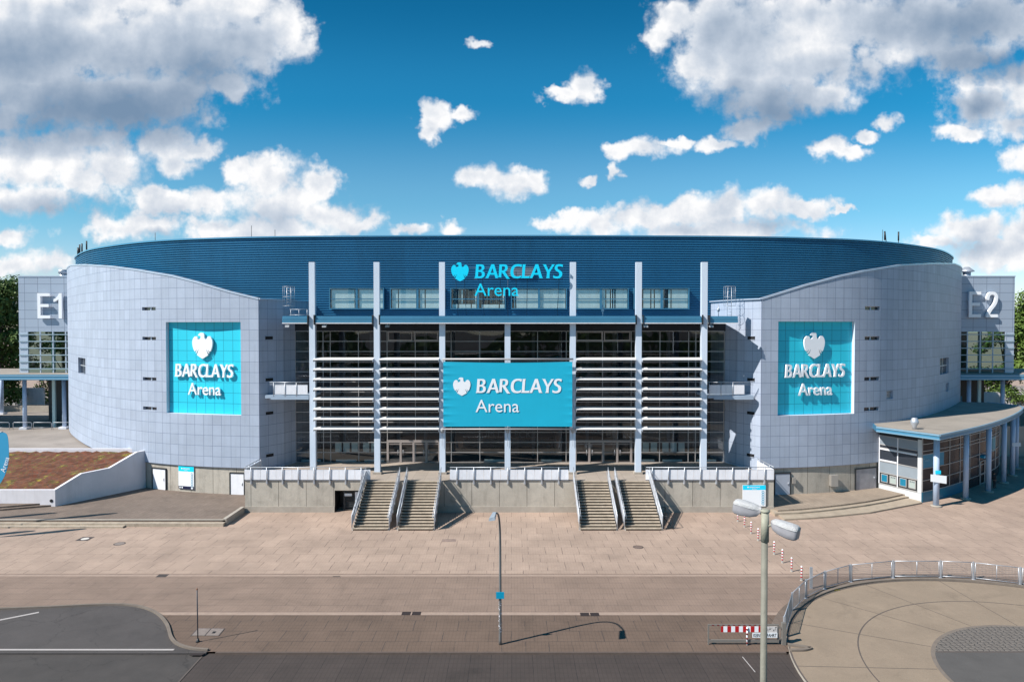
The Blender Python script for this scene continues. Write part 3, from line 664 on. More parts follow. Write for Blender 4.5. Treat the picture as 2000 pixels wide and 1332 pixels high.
# ---- glazed front
YG = 73.3; GX0, GX1 = RL[2][0]+.03, RR[2][0]-.03; GP = 1.086; GZ1 = 3+13*GP
m = MB(); m.face([(GX0, YG, 3), (GX1, YG, 3), (GX1, YG, GZ1), (GX0, YG, GZ1)]); gf = obj('glass_facade', m, glass_f, arena)
m = MB(); vs = [576.5,631,645,700,756,811,867,881,937,992,1050,1106,1120,1177,1233,1289,1345,1359,1414.5]
for u in vs: x = X_(u, YG); m.box(x-.035, x+.035, YG-.07, YG-.012, 3, GZ1)
for i in range(14):
    z = 3+i*GP; xs = [X_(u, YG) for u in vs]
    for a, b in zip(xs, xs[1:]): m.box(a+.035, b-.035, YG-.06, YG-.012, max(z-.035, 3.01), z+.035)
obj('mullions', m, mullion, gf)
for u0, u1 in ((757, 858), (1124, 1233)):        # entrance doors, transom boxes above
    x0, x1 = X_(u0, YG), X_(u1, YG); n = 4; wd = (x1-x0)/n; ztp = Z_(864, YG); d = MB()
    for i in range(n+1): d.box(x0+i*wd-.11, x0+i*wd+.11, YG-.2, YG-.08, 3.01, ztp)
    d.box(x0-.11, x1+.11, YG-.2, YG-.08, ztp, ztp+.28)
    for i in range(n):
        for zz in (3.02, 4.05, 4.95): d.box(x0+i*wd+.11, x0+(i+1)*wd-.11, YG-.17, YG-.1, zz, zz+.07)
    dr_ = obj('entrance_doors', d, mat('door_frame_beige', (.36, .31, .29), .5, .1), arena)
    for i in range(n):
        h = MB(); h.tube([(x0+(i+(.8 if i % 2 == 0 else .2))*wd, YG-.26, 3.8), (x0+(i+(.8 if i % 2 == 0 else .2))*wd, YG-.26, 4.4)], .025, 6); obj('handle', h, galv, dr_)
    for k in range(2):                    # framed top lights
        a, b = x0+.05+k*(x1-x0)/2, x0-.1+(k+1)*(x1-x0)/2; z0, z1 = 3+12*GP+.05, GZ1-.02; d = MB()
        d.box(a, b, YG-.12, YG-.075, z0, z0+.13); d.box(a, b, YG-.12, YG-.075, z1-.13, z1); d.box(a, a+.12, YG-.12, YG-.075, z0+.13, z1-.13); d.box(b-.12, b, YG-.12, YG-.075, z0+.13, z1-.13)
        obj('top_light', d, MAT['door_frame_beige'], arena)
m = MB(); m.box(GX0-.1, GX1+.1, 73.25, 76.5, GZ1, 18.0); obj('header', m, mat('header_dark', (.02, .022, .03), .7), arena)
# interior seen through the glass
m = MB(); m.box(GX0, GX1, 81, 81.2, 3, 18); m.box(GX0-.6, GX0-.3, 74.6, 81, 3, 18); m.box(GX1+.3, GX1+.6, 74.6, 81, 3, 18); obj('interior_wall', m, int_dark, arena)
m = MB(); m.box(GX0, GX1, 73.4, 81, 2.95, 2.995); m.box(GX0, GX1, 74.6, 81, 9.7, 10.05); obj('interior_floor', m, int_floor, arena)
m = MB()
for k in range(22): x = GX0+.5+k*2.1; m.box(x, x+1.9, 74.7, 74.74, 10.15, 11.05)
obj('gallery_balustrade', m, mat('balustrade_grey', (.14, .135, .135), .6), arena)
m = MB()
for k in range(15): x = GX0+1+k*3.06; m.box(x, x+.35, 77.2, 77.6, 3, 17)
for k in range(9): x = GX0+3+k*4.7; m.box(x, x+1.6, 79, 79.6, 11.8, 13.4)
obj('interior_pillars', m, mat('interior_grey', (.12, .12, .13), .8), arena)
m = MB()
for k in range(26):
    x = GX0+.6+k*1.72+random.uniform(-.3, .3); z0 = random.choice([3, 10.06]); h_ = random.uniform(.9, 2.4); m.box(x, x+random.uniform(.3, 1.3), 78+random.uniform(-.7, .7), 80.2, z0, z0+h_)
obj('interior_furniture', m, mat('furniture_dark', (.09, .07, .07), .6, 0, .4, .6), arena)
for u0, n in ((653.5, 5), (688, 0), (1240, 6)):
    for i in range(n):
        gx = (0, 16, 32, 54.5, 70.5, 86)[i]; u = u0+gx; d = MB(); x = X_(u, 73.9); d.box(x, x+.68, 73.9, 73.95, Z_(882, 73.9), Z_(864.5, 73.9)); obj('poster_panel', d, poster, arena)
m = MB()
for u0, u1 in ((587, 625), (655, 695), (711, 749), (946, 984), (1057, 1097), (1240, 1279), (1295, 1333), (1362, 1400)): m.box(X_(u0, 73.8), X_(u1, 73.8), 73.75, 73.85, Z_(901.5, 73.8), Z_(897, 73.8))
obj('bench', m, poster, arena)
o = place_flat('window_lettering', text_loops_mesh('BRING DICH\nUM DIE ECKE', .01), mat('faint_lettering', (.11, .11, .115), .7), arena, (X_(940, 73.5), 73.52, Z_(855, 73.5)), (1, 0, 0), 5.9, 1.9, .02)
# ---- columns
YC = 67.32
def column(u, z0, z1, foot=True, Y=YC, lab=None):
    x = X_(u, Y); m = MB(); m.box(x-.285, x+.285, Y, Y+.5, z0, z1); c = obj('column', m, col_white, arena, lab)
    if foot: m = MB(); m.box(x-.42, x+.42, Y-.12, Y+.62, 3.0, 3.22); obj('column_foot', m, concrete_plain, c)
ZT = Z_(512, YC)
for u in (609.3, 735.6, 1247.7, 1376): column(u, 3.2, ZT)
for u in (863.5, 991.3, 1119): column(u, 3.2, 17.95)
for u in (863.3, 1119.2): column(u, 18.66, ZT, False)
# ---- canopy
def canopy_seg(u0, u1, Yf, nm='canopy'):
    x0, x1 = X_(u0, Yf), X_(u1, Yf); m = MB(); zb = 17.98
    m.box(x0, x1, Yf+.3, 75.95, zb, zb+.28); m.box(x0, x1, Yf+.12, Yf+.3, zb, zb+.66); m.box(x0-.0, x1+.0, Yf, Yf+.12, zb+.02, zb+.30); m.box(x0, x1, Yf+.06, Yf+.12, zb+.34, zb+.58)
    c = obj(nm, m, canopy_blue, arena); m = MB(); m.box(x0, x1, Yf-.03, Yf+.03, zb-.09, zb+.0); obj('canopy_edge', m, white, c)
canopy_seg(551, 603.6, 67.35); canopy_seg(616, 729, 67.2); canopy_seg(742.5, 1241, 66.75); canopy_seg(1254.5, 1370, 67.2); canopy_seg(1383, 1441.5, 67.35)
m = MB(); m.box(X_(551, 68), X_(1441, 68), 68.0, 75.9, 18.26, 18.34); obj('canopy_deck', m, canopy_blue, arena)
for u in (603.6, 616, 729, 742.5, 1241, 1254.5, 1370, 1383):
    m = MB(); x = X_(u, 67.6); m.box(x-.05, x+.05, 67.1, 67.95, 17.8, 18.75); obj('bracket', m, dark, arena)
for u in (562, 634, 757, 1261, 1388):
    a = at(u, 637, 67.5); m = MB(); m.box(a.x-.04, a.x+.04, a.y-.05, a.y+.05, a.z, 17.98); m.hexa([(a.x-.2, a.y-.25, a.z-.12), (a.x+.2, a.y-.25, a.z-.12), (a.x+.2, a.y+.1, a.z-.02), (a.x-.2, a.y+.1, a.z-.02)], [(a.x-.2, a.y-.2, a.z+.08), (a.x+.2, a.y-.2, a.z+.08), (a.x+.2, a.y+.1, a.z+.16), (a.x-.2, a.y+.1, a.z+.16)])
    obj('floodlight', m, mat('fitting_grey', (.35, .36, .38), .5), arena)
# ---- louvres
cols_x = {u: X_(u, YC) for u in (609.3, 735.6, 863.5, 1119, 1247.7, 1376)}
lou = []
for ua, ub in ((609.3, 735.6), (735.6, 863.5), (1119, 1247.7), (1247.7, 1376)):
    xa, xb = cols_x[ua]+.3, cols_x[ub]-.3
    if ua == 609.3: xa = cols_x[ua]+.2
    for i in range(8):
        zc = Z_(700.5+i*19.3, 67.2)
        m = MB(); yf, yb_ = YC-.45, YC+.33
        m.hexa([(xa, yf, zc-.14), (xb, yf, zc-.14), (xb, yb_, zc+.05), (xa, yb_, zc+.05)], [(xa, yf, zc-.08), (xb, yf, zc-.08), (xb, yb_, zc+.10), (xa, yb_, zc+.10)])
        o = obj('louvre', m, louvre_m, arena); o['group'] = 'sun louvres'
        m = MB()
        for x in (xa+.02, xb-.02): m.hexa([(x-.02, yf+.02, zc-.32), (x+.02, yf+.02, zc-.32), (x+.02, yb_, zc-.2), (x-.02, yb_, zc-.2)], [(x-.02, yf+.02, zc-.14), (x+.02, yf+.02, zc-.14), (x+.02, yb_, zc+.05), (x-.02, yb_, zc+.05)])
        obj('louvre_bracket', m, mat('bracket_grey', (.4, .44, .5), .5, .2), o)
# ---- side balconies
for sgn, ua, ub in ((-1, 517, 603), (1, 1383, 1472)):
    Yb = 69.0; x0, x1 = sorted((X_(ua, Yb), X_(ub, Yb))); z = Z_(772, Yb); 
    m = MB(); m.box(x0, x1, Yb-.05, 73.2, z-.30, z); m.box(x0+.6, x1, Yb-.14, Yb-.05, z-.42, z-.02); b_ = obj('balcony', m, mat('balcony_paint', (.36, .44, .54), .5, .1, .08, .8), arena)
    n = 3; wd = (x1-x0-1)/n
    for i in range(n):
        m = MB(); xx = x0+.9+i*wd if sgn < 0 else x0+.1+i*wd; m.box(xx+.03, xx+wd-.03, Yb-.1, Yb-.06, z+.12, z+1.05); obj('guard_panel', m, white, b_)
        m = MB(); m.tube([(xx, Yb-.13, z-.1), (xx, Yb-.13, z+1.3)], .035, 6); obj('post', m, galv, b_)
    m = MB(); m.tube([(x0+.5, Yb-.1, z+1.32), (x1, Yb-.1, z+1.32)], .04, 6); m.tube([(x0+.5, Yb-.1, z+1.1), (x1, Yb-.1, z+1.1)], .02, 6); obj('handrail', m, galv, b_)
# ladders with cages at the canopy ends
for uc, v0, v1 in ((564, 562, 600), (1425, 562, 619)):
    Yl = 70.5; c = at(uc, v0, Yl); zb = Z_(v1, Yl); m = MB()
    for dx in (-.22, .22): m.tube([(c.x+dx, Yl, zb), (c.x+dx, Yl, c.z)], .025, 5)
    z = zb+.2
    while z < c.z: m.tube([(c.x-.22, Yl, z), (c.x+.22, Yl, z)], .015, 4); z += .3
    zc0 = c.z-1.9
    for q in range(7):
        t = PI+q*PI/6; m.tube([(c.x+.6*math.cos(t), Yl+.55*math.sin(t), zc0), (c.x+.6*math.cos(t), Yl+.55*math.sin(t), c.z+.1)], .012, 4)
    for zz in (zc0, (zc0+c.z)/2, c.z+.1): m.tube([(c.x+.6*math.cos(PI+q*PI/8), Yl+.55*math.sin(PI+q*PI/8), zz) for q in range(9)], .02, 4)
    obj('caged_ladder', m, galv, arena)
m = MB()
for zz in (.45, 1.0): m.tube([(X_(566, 69), 69, 18.34+zz), (X_(603, 69), 69, 18.34+zz)], .025, 6)
for u in (568, 584, 600): m.tube([(X_(u, 69), 69, 18.3), (X_(u, 69), 69, 19.35)], .025, 6)
obj('roof_railing', m, galv, arena)
for u, z0 in ((1177, 18.3), (1403, 18.3)):
    m = MB(); x = X_(u, 69); m.tube([(x, 69, z0), (x, 69, z0+1.5)], .05, 6); m.lathe((x, 69, z0+.8), [(.04, 0), (.14, .05), (.14, .3), (.04, .35)], 8); obj('mast_light', m, galv, arena)

# ---- entrance blocks E1 and E2
def block(side):
    Yb = 98.5; uo = 37 if side < 0 else 1981; xo = X_(uo, Yb); xi = xo+22*(-side); z0, z1 = Z_(648, Yb), Z_(541, Yb)
    x0, x1 = sorted((xo, xi)); m = MB()
    m.face([(x0, Yb, z0), (x1, Yb, z0), (x1, Yb, z1), (x0, Yb, z1)], [(x0, z0), (x1, z0), (x1, z1), (x0, z1)])
    m.face([(xo, Yb, z0), (xo, Yb+24, z0), (xo, Yb+24, z1), (xo, Yb, z1)], [(0, z0), (24, z0), (24, z1), (0, z1)])
    m.face([(x0, Yb, z1), (x1, Yb, z1), (x1, Yb+24, z1), (x0, Yb+24, z1)]); m.face([(x0, Yb, z0), (x1, Yb, z0), (x1, Yb+24, z0), (x0, Yb+24, z0)])
    b = obj('entrance_block', m, grid('block_panel', (.36, .42, .51), (.16, .19, .26), 1.9, 1.25, .06, var=.04, rough=.45, metal=.15), arena)
    m = MB(); m.box(x0-.05, x1+.05, Yb-.07, Yb+.25, z1, z1+.16); obj('coping', m, MAT['coping_metal'], b)
    zf = 10.6; m = MB(); xg = xo+1.2*(-side); g0, g1 = sorted((xg, xi)); m.face([(g0, Yb+.1, zf), (g1, Yb+.1, zf), (g1, Yb+.1, z0), (g0, Yb+.1, z0)]); obj('glazing', m, glass_g, b)
    m = MB(); m.box(*sorted((xo, xg)), Yb+.02, Yb+.3, zf, z0); k = 0; x = xg
    while abs(x-xg) < 18: m.box(x-.07, x+.07, Yb-.02, Yb+.09, zf, z0); x += 1.84*(-side)
    obj('glazing_frame', m, MAT['coping_metal'], b)
    m = MB()
    for i in range(7): z = zf+(z0-zf)*i/6.4; m.box(g0-(1.2 if side < 0 else 0), g1+(1.2 if side > 0 else 0), Yb-.12, Yb-.03, z-.06, z+.06)
    obj('transoms', m, mat('transom_blue_grey', (.32, .42, .48), .45, .2), b)
    m = MB(); m.box(x0+.2, x1, Yb+10, Yb+10.2, 3, z0); obj('interior_wall', m, mat('stairwell_dark', (.03, .045, .042), .9, 0, .5, .5), b)
    m = MB(); xx = xo+4.3*(-side); m.box(xx-.2, xx+.2, Yb+.8, Yb+1.1, 3, z0); obj('pillar', m, mat('pillar_mint', (.55, .7, .68), .6), b)
    # glazed ground floor with doors
    m = MB(); yd = Yb+9; m.box(*sorted((xo+2*side, xi)), yd, yd+.1, 3, 10.5); obj('lobby_wall', m, mat('lobby_dark', (.03, .034, .04), .5), b)
    m = MB(); m.box(*sorted((xo+1.5*(-side), xi)), yd-.1, yd-.02, 5.9, 6.7); obj('lobby_sign_band', m, teal, b)
    for k in range(4):
        a = xo+(1.6+k*2.6+(1.2 if k > 1 else 0))*(-side); a0, a1 = sorted((a, a+2.3*(-side))); m = MB(); zt_ = 5.7
        for f in (0, .5, 1): x = a0+(a1-a0)*f; m.box(x-.07, x+.07, yd-.22, yd-.12, 3, zt_)
        m.box(a0-.07, a1+.07, yd-.22, yd-.12, zt_, zt_+.16)
        for zz in (3.05, 4.3): m.box(a0+.07, a1-.07, yd-.2, yd-.14, zz, zz+.08)
        obj('lobby_door', m, mat('door_frame_silver', (.6, .6, .6), .5), b)
    return b
block(-1); block(1)
for u, Yb, vb in ((124, 106, 540), (1888, 104, 539)):
    c = at(u, vb, Yb); m = MB(); zz = Z_(541, 98.5); m.lathe((c.x, Yb, zz), [(.55, 0), (.55, 1.1)], 16); m.lathe((c.x, Yb, zz+1.1), [(.6, 0), (1.05, .1), (.95, .25), (.3, .8)] if u > 1000 else [(.7, 0), (.7, .5), (.55, .55)], 16); obj('roof_vent', m, galv, arena)

# ================================================================== SIGNS
def emblem_mesh(depth): return curve_mesh([flip(path(EAGLE))], depth)
def logo_sign(parent, o, xd, W, spec, depth, m_):
    pass
def wall_sign(side, C, sg, label):
    s0, s1, z0, z1 = sg; pa, pb = at_s(C, s0), at_s(C, s1)
    if side < 0: pa, pb = pb, pa                 # pa left as seen
    t = (pb-pa).normalized(); n = Vector((t.y, -t.x, 0)); n = n if n.y < 0 else -n; back = n*-.42; W = (pb-pa).length
    th_ = thing('wall_sign', label, 'sign', (pa.x, pa.y, z0))
    m = MB(); q0, q1 = pa+back, pb+back
    m.face([(q0.x, q0.y, z0), (q1.x, q1.y, z0), (q1.x, q1.y, z1), (q0.x, q0.y, z1)], [(0, 0), (W, 0), (W, z1-z0), (0, z1-z0)]); obj('backing', m, cyan_panel, th_)
    # reveals following the curved skin
    K = 14; m = MB(); lip = []
    for i in range(K+1):
        s = s0+(s1-s0)*i/K; f = i/K if side > 0 else 1-i/K; lip.append((at_s(C, s), q0.lerp(q1, f)))
    for z in (z0, z1):
        for (a, b), (c, d) in zip(lip, lip[1:]): m.face([(a.x, a.y, z), (c.x, c.y, z), (d.x, d.y, z), (b.x, b.y, z)])
    for a, b in (lip[0], lip[-1]): m.face([(a.x, a.y, z0), (b.x, b.y, z0), (b.x, b.y, z1), (a.x, a.y, z1)])
    obj('reveal', m, mat('reveal_pale', (.62, .68, .76), .45), th_)
    Hh = z1-z0; fr = .12; D = .17
    def og(fx, fz): return q0 + t*(W*fx) + n*fr + Vector((0, 0, z0 + Hh*fz))
    place_flat('emblem', emblem_mesh(D), letter_w, th_, og(.345, .60), t, W*.27, Hh*.285, D)
    place_flat('lettering', curve_mesh(barclays_loops(), D), letter_w, th_, og(.10, .395), t, W*.79, Hh*.15, D)
    place_flat('lettering', text_loops_mesh('Arena', D, .004), letter_w, th_, og(.28, .205), t, W*.44, Hh*.13, D)
    m = MB()
    for fx, fz in ((.2,.45),(.5,.45),(.8,.45),(.38,.25),(.6,.25),(.48,.72)):
        p = og(fx, fz); m.tube([p, p-n*.2], .04, 6)
    obj('stand_off', m, galv, th_)
wall_sign(-1, CL, signL, 'square cyan sign with raised white bird emblem set in the brightly sunlit left wing')
wall_sign(1, CR, signR, 'square cyan sign with raised white bird emblem set in the darker right wing')
# banner between the columns
YB = 66.72; bx0, bx1 = X_(865.5, YB), X_(1118, YB); bz0, bz1 = Z_(833, YB), Z_(706.5, YB)
ban = thing('banner', 'wide cyan cloth banner with white emblem stretched between columns over the entrance', 'banner', ((bx0+bx1)/2, YB, bz0))
m = MB(); nx, nz = 60, 30
def bdisp(fx, fz):
    d = 0
    for k in range(8):
        zc = (k+.5)/8; d += .07*math.exp(-((fz-zc)/.018)**2)*math.exp(-fx/.045); d += .04*math.exp(-((fz-zc)/.018)**2)*math.exp(-(1-fx)/.03)
    return d + .015*math.sin(fx*9+fz*3)
g_ = {}
for i in range(nx+1):
    for j in range(nz*2+1):
        fx, fz = i/nx, j/(nz*2); sag = -.10*math.sin(PI*fx)*fz
        g_[i, j] = len(m.v); m.v.append((bx0+(bx1-bx0)*fx, YB - bdisp(fx, fz), bz0+(bz1-bz0)*fz+sag))
for i in range(nx):
    for j in range(nz*2): m.addf((g_[i,j], g_[i+1,j], g_[i+1,j+1], g_[i,j+1]), True)
obj('cloth', m, banner_m, ban)
BW, BH = bx1-bx0, bz1-bz0
def bo(fx, fz): return Vector((bx0+BW*fx, YB-.03, bz0+BH*fz))
def pxw(u0, u1, Y): return X_(u1, Y)-X_(u0, Y)
place_flat('emblem', emblem_mesh(.012), letter_w, ban, at(885, 773, YB-.03), (1,0,0), pxw(885, 919, YB), .95*pxw(885, 923, YB), .012)
place_flat('lettering', curve_mesh(barclays_loops(), .012), letter_w, ban, at(929, 768.5, YB-.03), (1,0,0), pxw(929, 1097.5, YB), pxw(0, 29, YB), .012)
place_flat('lettering', text_loops_mesh('Arena', .012, .0), letter_w, ban, at(929, 805, YB-.03), (1,0,0), pxw(929, 1014, YB), pxw(0, 24.5, YB), .012)
m = MB(); m.tube([(bx0-.1, YB+.12, bz1+.25), (bx1+.1, YB+.12, bz1+.25)], .09, 8); m.tube([(bx0-.2, YB+.1, bz0-.26), (bx1+.2, YB+.1, bz0-.26)], .07, 8)
for fx in (0, .5, 1): m.tube([(bx0+BW*fx, YB, bz0+.02), (bx0+BW*fx, YB+.1, bz0-.25)], .03, 6); m.tube([(bx0+BW*fx, YB, bz1-.02), (bx0+BW*fx, YB+.12, bz1+.25)], .03, 6)
obj('support_pipe', m, mat('pipe_grey', (.45, .44, .45), .5, .2), ban)
m = MB()
for u in (863.5, 991.3, 1119): a = at(u, 842, YC-.12); m.lathe((a.x, a.y, a.z-.2), [(.05, 0), (.16, .1), (.17, .4), (.08, .5)], 10); m.tube([(a.x, a.y+.02, a.z-.2), (a.x, a.y+.02, a.z-1.5)], .015, 4)
obj('cctv_camera', m, mat('fitting_grey', (.35, .36, .38), .5), arena)
# rooftop lettering standing on the canopy
YS = 66.95; rs = thing('rooftop_sign', 'freestanding bright cyan bird emblem and letters on top of the central canopy', 'sign', (X_(990, YS), YS, 18.66))
place_flat('emblem', emblem_mesh(.18), letter_c, rs, at(881.5, 550, YS), (1,0,0), pxw(881.5, 915.5, YS), pxw(0, 37, YS), .18)
place_flat('lettering', curve_mesh(barclays_loops(), .18), letter_c, rs, at(926.5, 545, YS), (1,0,0), pxw(926.5, 1099, YS), pxw(0, 28.5, YS), .18)
place_flat('lettering', text_loops_mesh('Arena', .18, .0), letter_c, rs, at(927, 578.5, YS), (1,0,0), pxw(927, 1013, YS), pxw(0, 24.5, YS), .18)
m = MB()
for u, va, vb in ((943, 530, 600), (977, 530, 560), (992, 530, 618), (1008, 530, 560)):
    m.tube([at(u, va, YS+.12), at(u, vb, YS+.12)], .03, 5)
for v in (523, 545.5): m.tube([at(885, v, YS+.12), at(1100, v, YS+.12)], .03, 5)
for u in (890, 907, 943, 1030, 1092): m.tube([at(u, 545, YS+.12), (X_(u, YS), YS+3, 18.6)], .025, 5)
obj('support_frame', m, mat('frame_navy', (.015, .04, .08), .5), rs)
for nm, u0, u1, v0, v1, lab in (('E1', 77, 124.5, 573, 622, 'large white letters E1 on the left entrance block'), ('E2', 1889, 1945, 570, 620, 'large white letters E2 on the right entrance block')):
    p = at(u0, v1, 98.4); o = thing('letter_sign', lab, 'sign', tuple(p))
    for ch, f0, f1 in (('E', 0, .42 if nm == 'E2' else .52), (nm[1], .60 if nm == 'E2' else .66, 1.0)):
        Wd = pxw(u0, u1, 98.4)
        place_flat('letter', curve_mesh([path(q) for q in NUM[ch]], .3), letter_w, o, p+Vector((Wd*f0, -.1, 0)), (1,0,0), Wd*(f1-f0), at(u0, v0, 98.4).z-p.z, .3)

# ================================================================== TERRACE
YT = 64.5; TX0, TX1 = X_(476, YT), X_(1513.5, YT)
ter = thing('entrance_terrace', 'raised concrete entrance terrace with panelled front wall below the glazed facade', 'terrace', (0, YT, 0))
ox0, ox1 = X_(652, YT), X_(720, YT)
oz1 = Z_(958, YT)
m = MB()
def wallq(x0, x1, z0, z1, y=YT): m.face([(x0, y, z0), (x1, y, z0), (x1, y, z1), (x0, y, z1)], [(x0-TX0-.55, z0), (x1-TX0-.55, z0), (x1-TX0-.55, z1), (x0-TX0-.55, z1)])
wallq(TX0, ox0, 0, 2.98); wallq(ox0, ox1, oz1, 2.98); wallq(ox1, TX1, 0, 2.98)
for x in (TX0, TX1): m.face([(x, YT, 0), (x, 70, 0), (x, 70, 2.98), (x, YT, 2.98)], [(0, 0), (5.5, 0), (5.5, 2.98), (0, 2.98)])
obj('front_wall', m, concrete, ter)
m = MB(); m.box(TX0-.02, ox0, YT-.1, YT-.003, 0, .55); m.box(ox1, TX1+.02, YT-.1, YT-.003, 0, .55); obj('plinth_course', m, concrete_plain, ter)
m = MB(); m.box(TX0-.02, TX1+.02, YT-.04, 69.0, 2.98, 3.0); m.box(RL[0][0]+.05, RR[0][0]-.05, 69, 73.4, 2.98, 3.0); obj('terrace_floor', m, grid('terrace_slabs', (.36, .30, .25), (.2, .16, .13), 1.2, 1.2, .02, var=.06, rough=.85, coord='Object', dirt=.12), ter)
m = MB(); m.box(ox0, ox0+.02, YT, YT+2, 0, oz1); m.box(ox1-.02, ox1, YT, YT+2, 0, oz1); m.box(ox0, ox1, YT+2, YT+2.1, 0, oz1); m.box(ox0, ox1, YT, YT+2, oz1, oz1+.02); obj('passage', m, dark, ter)
m = MB(); gx = X_(670, YT+.6); m.box(gx, ox1, YT+.6, YT+.64, .1, .2)
for i in range(11): m.box(gx, ox1-.02, YT+.6, YT+.66, .15+i*.19, .20+i*.19)
for x in (gx, (gx+ox1)/2, ox1-.08): m.box(x, x+.06, YT+.55, YT+.6, .1, oz1)
obj('gate', m, mat('gate_grey', (.10, .11, .12), .5, .3), ter)
m = MB(); a = at(680, 966, YT+.5); m.box(a.x-.35, a.x+.35, YT+.5, YT+.53, a.z-.12, a.z+.12); m.box(X_(692, YT+.5), X_(703, YT+.5), YT+.5, YT+.53, .9, 1.8); obj('notice', m, board_w, ter)
# guard rails on the terrace edge
def guard(u0, u1, n, label, wrap=None):
    x0, x1 = X_(u0, YT-.1), X_(u1, YT-.1); t = thing('guard_rail', label, 'railing', ((x0+x1)/2, YT, 3), 'white panelled guard rails')
    wd = (x1-x0)/n; zlo, zhi = 3.12, 4.08
    for i in range(n):
        m = MB(); m.box(x0+i*wd+.012, x0+(i+1)*wd-.012, YT-.10, YT-.06, zlo, zhi); obj('panel', m, white, t)
    m = MB(); m.tube([(x0+.02, YT-.18, 4.3), (x1-.02, YT-.18, 4.3)], .035, 8); obj('handrail', m, galv, t)
    for i in range(n+(0)):
        x = x0+i*wd+wd*.42; m = MB(); m.tube([(x, YT-.16, 2.95), (x, YT-.18, 4.3)], .045, 6); m.hexa([(x-.06, YT-.2, 2.7), (x+.06, YT-.2, 2.7), (x+.12, YT-.045, 2.7), (x-.12, YT-.045, 2.7)], [(x-.05, YT-.2, 3.1), (x+.05, YT-.2, 3.1), (x+.05, YT-.045, 3.1), (x-.05, YT-.045, 3.1)]); obj('post', m, galv, t)
    if wrap:
        xs = x0 if wrap < 0 else x1; m = MB(); m.box(xs-.02, xs+.02, YT-.1, 68.8, zlo, zhi); obj('panel', m, white, t)
        m = MB(); m.tube([(xs, YT-.1, 4.3), (xs, 68.8, 4.3)], .035, 8); m.tube([(xs, YT-.1, 4.08), (xs, 68.8, 4.08)], .02, 6)
        for y in (65.5, 67, 68.5): m.tube([(xs, y, 3), (xs, y, 4.3)], .03, 6)
        obj('handrail', m, galv, t)
    m = MB(); m.box(x0, x1, YT-.09, YT-.045, 3.02, 3.09); obj('bottom_rail', m, mat('rail_dark_grey', (.2, .2, .22), .5), t)  # bottom rail in one plain dark grey
guard(475.5, 722.5, 8, 'left guard rail of white panels on the terrace edge beside the curved wing', -1)
guard(878, 1111, 7, 'central guard rail of white panels on the terrace edge under the banner')
guard(1262, 1513.5, 8, 'right guard rail of white panels on the terrace edge beside the notice board', 1)

# ================================================================== STAIRS
def stairs(uL, uR, label):
    YF = 58.62; x0, x1 = X_(uL, YF), X_(uR, YF); n = 17; t = thing('staircase', label, 'staircase', ((x0+x1)/2, YF, 0), 'stairs up to the terrace')
    rise = 3.0/n; go = (YT-.05-YF)/(n); tr, ri = MB(), MB()
    for k in range(n):
        z = rise*(k+1); y = YF+go*k
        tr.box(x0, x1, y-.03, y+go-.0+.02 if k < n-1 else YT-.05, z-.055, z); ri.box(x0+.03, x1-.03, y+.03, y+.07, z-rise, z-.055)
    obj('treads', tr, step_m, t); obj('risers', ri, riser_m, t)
    m = MB(); a, b = .02, 3.0-.4; 
    m.hexa([(x0+.1, YF+.1, -.0), (x1-.1, YF+.1, -.0), (x1-.1, YF+.6, -.0), (x0+.1, YF+.6, -.0)][:4], [(x0+.1, YT-.3, 2.7), (x1-.1, YT-.3, 2.7), (x1-.1, YT-.1, 2.45), (x0+.1, YT-.1, 2.45)]); obj('soffit', m, concrete_plain, t)
    sl = 3.0/(YT-YF)
    for x, s in ((x0, -1), (x1, 1)):
        xx = x+s*.07; ya_, yb_ = YF+.15, YT-.05; za_, zb_ = .15, 3.0; r = None
        m = MB(); m.hexa([(xx-.02, ya_, za_+.22), (xx+.02, ya_, za_+.22), (xx+.02, yb_, zb_+.22), (xx-.02, yb_, zb_+.22)], [(xx-.02, ya_, za_+1.05), (xx+.02, ya_, za_+1.05), (xx+.02, yb_, zb_+1.05), (xx-.02, yb_, zb_+1.05)]); r = obj('side_panel', m, mat('stair_panel_grey', (.55, .57, .62), .45, 0, .05, 2), t)
        m = MB(); m.tube([(xx, ya_-.1, za_+.1), (xx, ya_-.1, za_+1.15), (xx, yb_, zb_+1.3)], .03, 6); m.tube([(xx-s*.16, ya_-.05, za_+.9), (xx-s*.16, yb_, zb_+.95)], .022, 6)
        m.tube([(xx, ya_-.1, za_+.18), (xx, yb_, zb_+.18)], .025, 6)
        for k in range(7):
            f = k/6; y = ya_+(yb_-ya_)*f; z = za_+(zb_-za_)*f; m.box(xx-.03, xx+.03, y-.03, y+.03, z-.15, z+1.2)
        obj('handrail', m, galv, r)
        m = MB(); xs_ = x+s*.0; m.hexa([(xs_-.03, YF-.02, -.0), (xs_+.03, YF-.02, 0), (xs_+.03, YF+.45, 0), (xs_-.03, YF+.45, 0)], [(xs_-.03, YT-.06, 2.92), (xs_+.03, YT-.06, 2.92), (xs_+.03, YT-.06, 2.60), (xs_-.03, YT-.06, 2.60)]); obj('stringer', m, concrete_plain, t)
stairs(686.5, 756.5, 'leftmost concrete staircase beside the barred opening in the terrace wall')
stairs(775.5, 845.5, 'second concrete staircase from the left casting a triangular shadow on the wall')
stairs(1134, 1205.5, 'concrete staircase just right of the central guard rail')
stairs(1223, 1294.5, 'rightmost concrete staircase beside a dark metal enclosure')
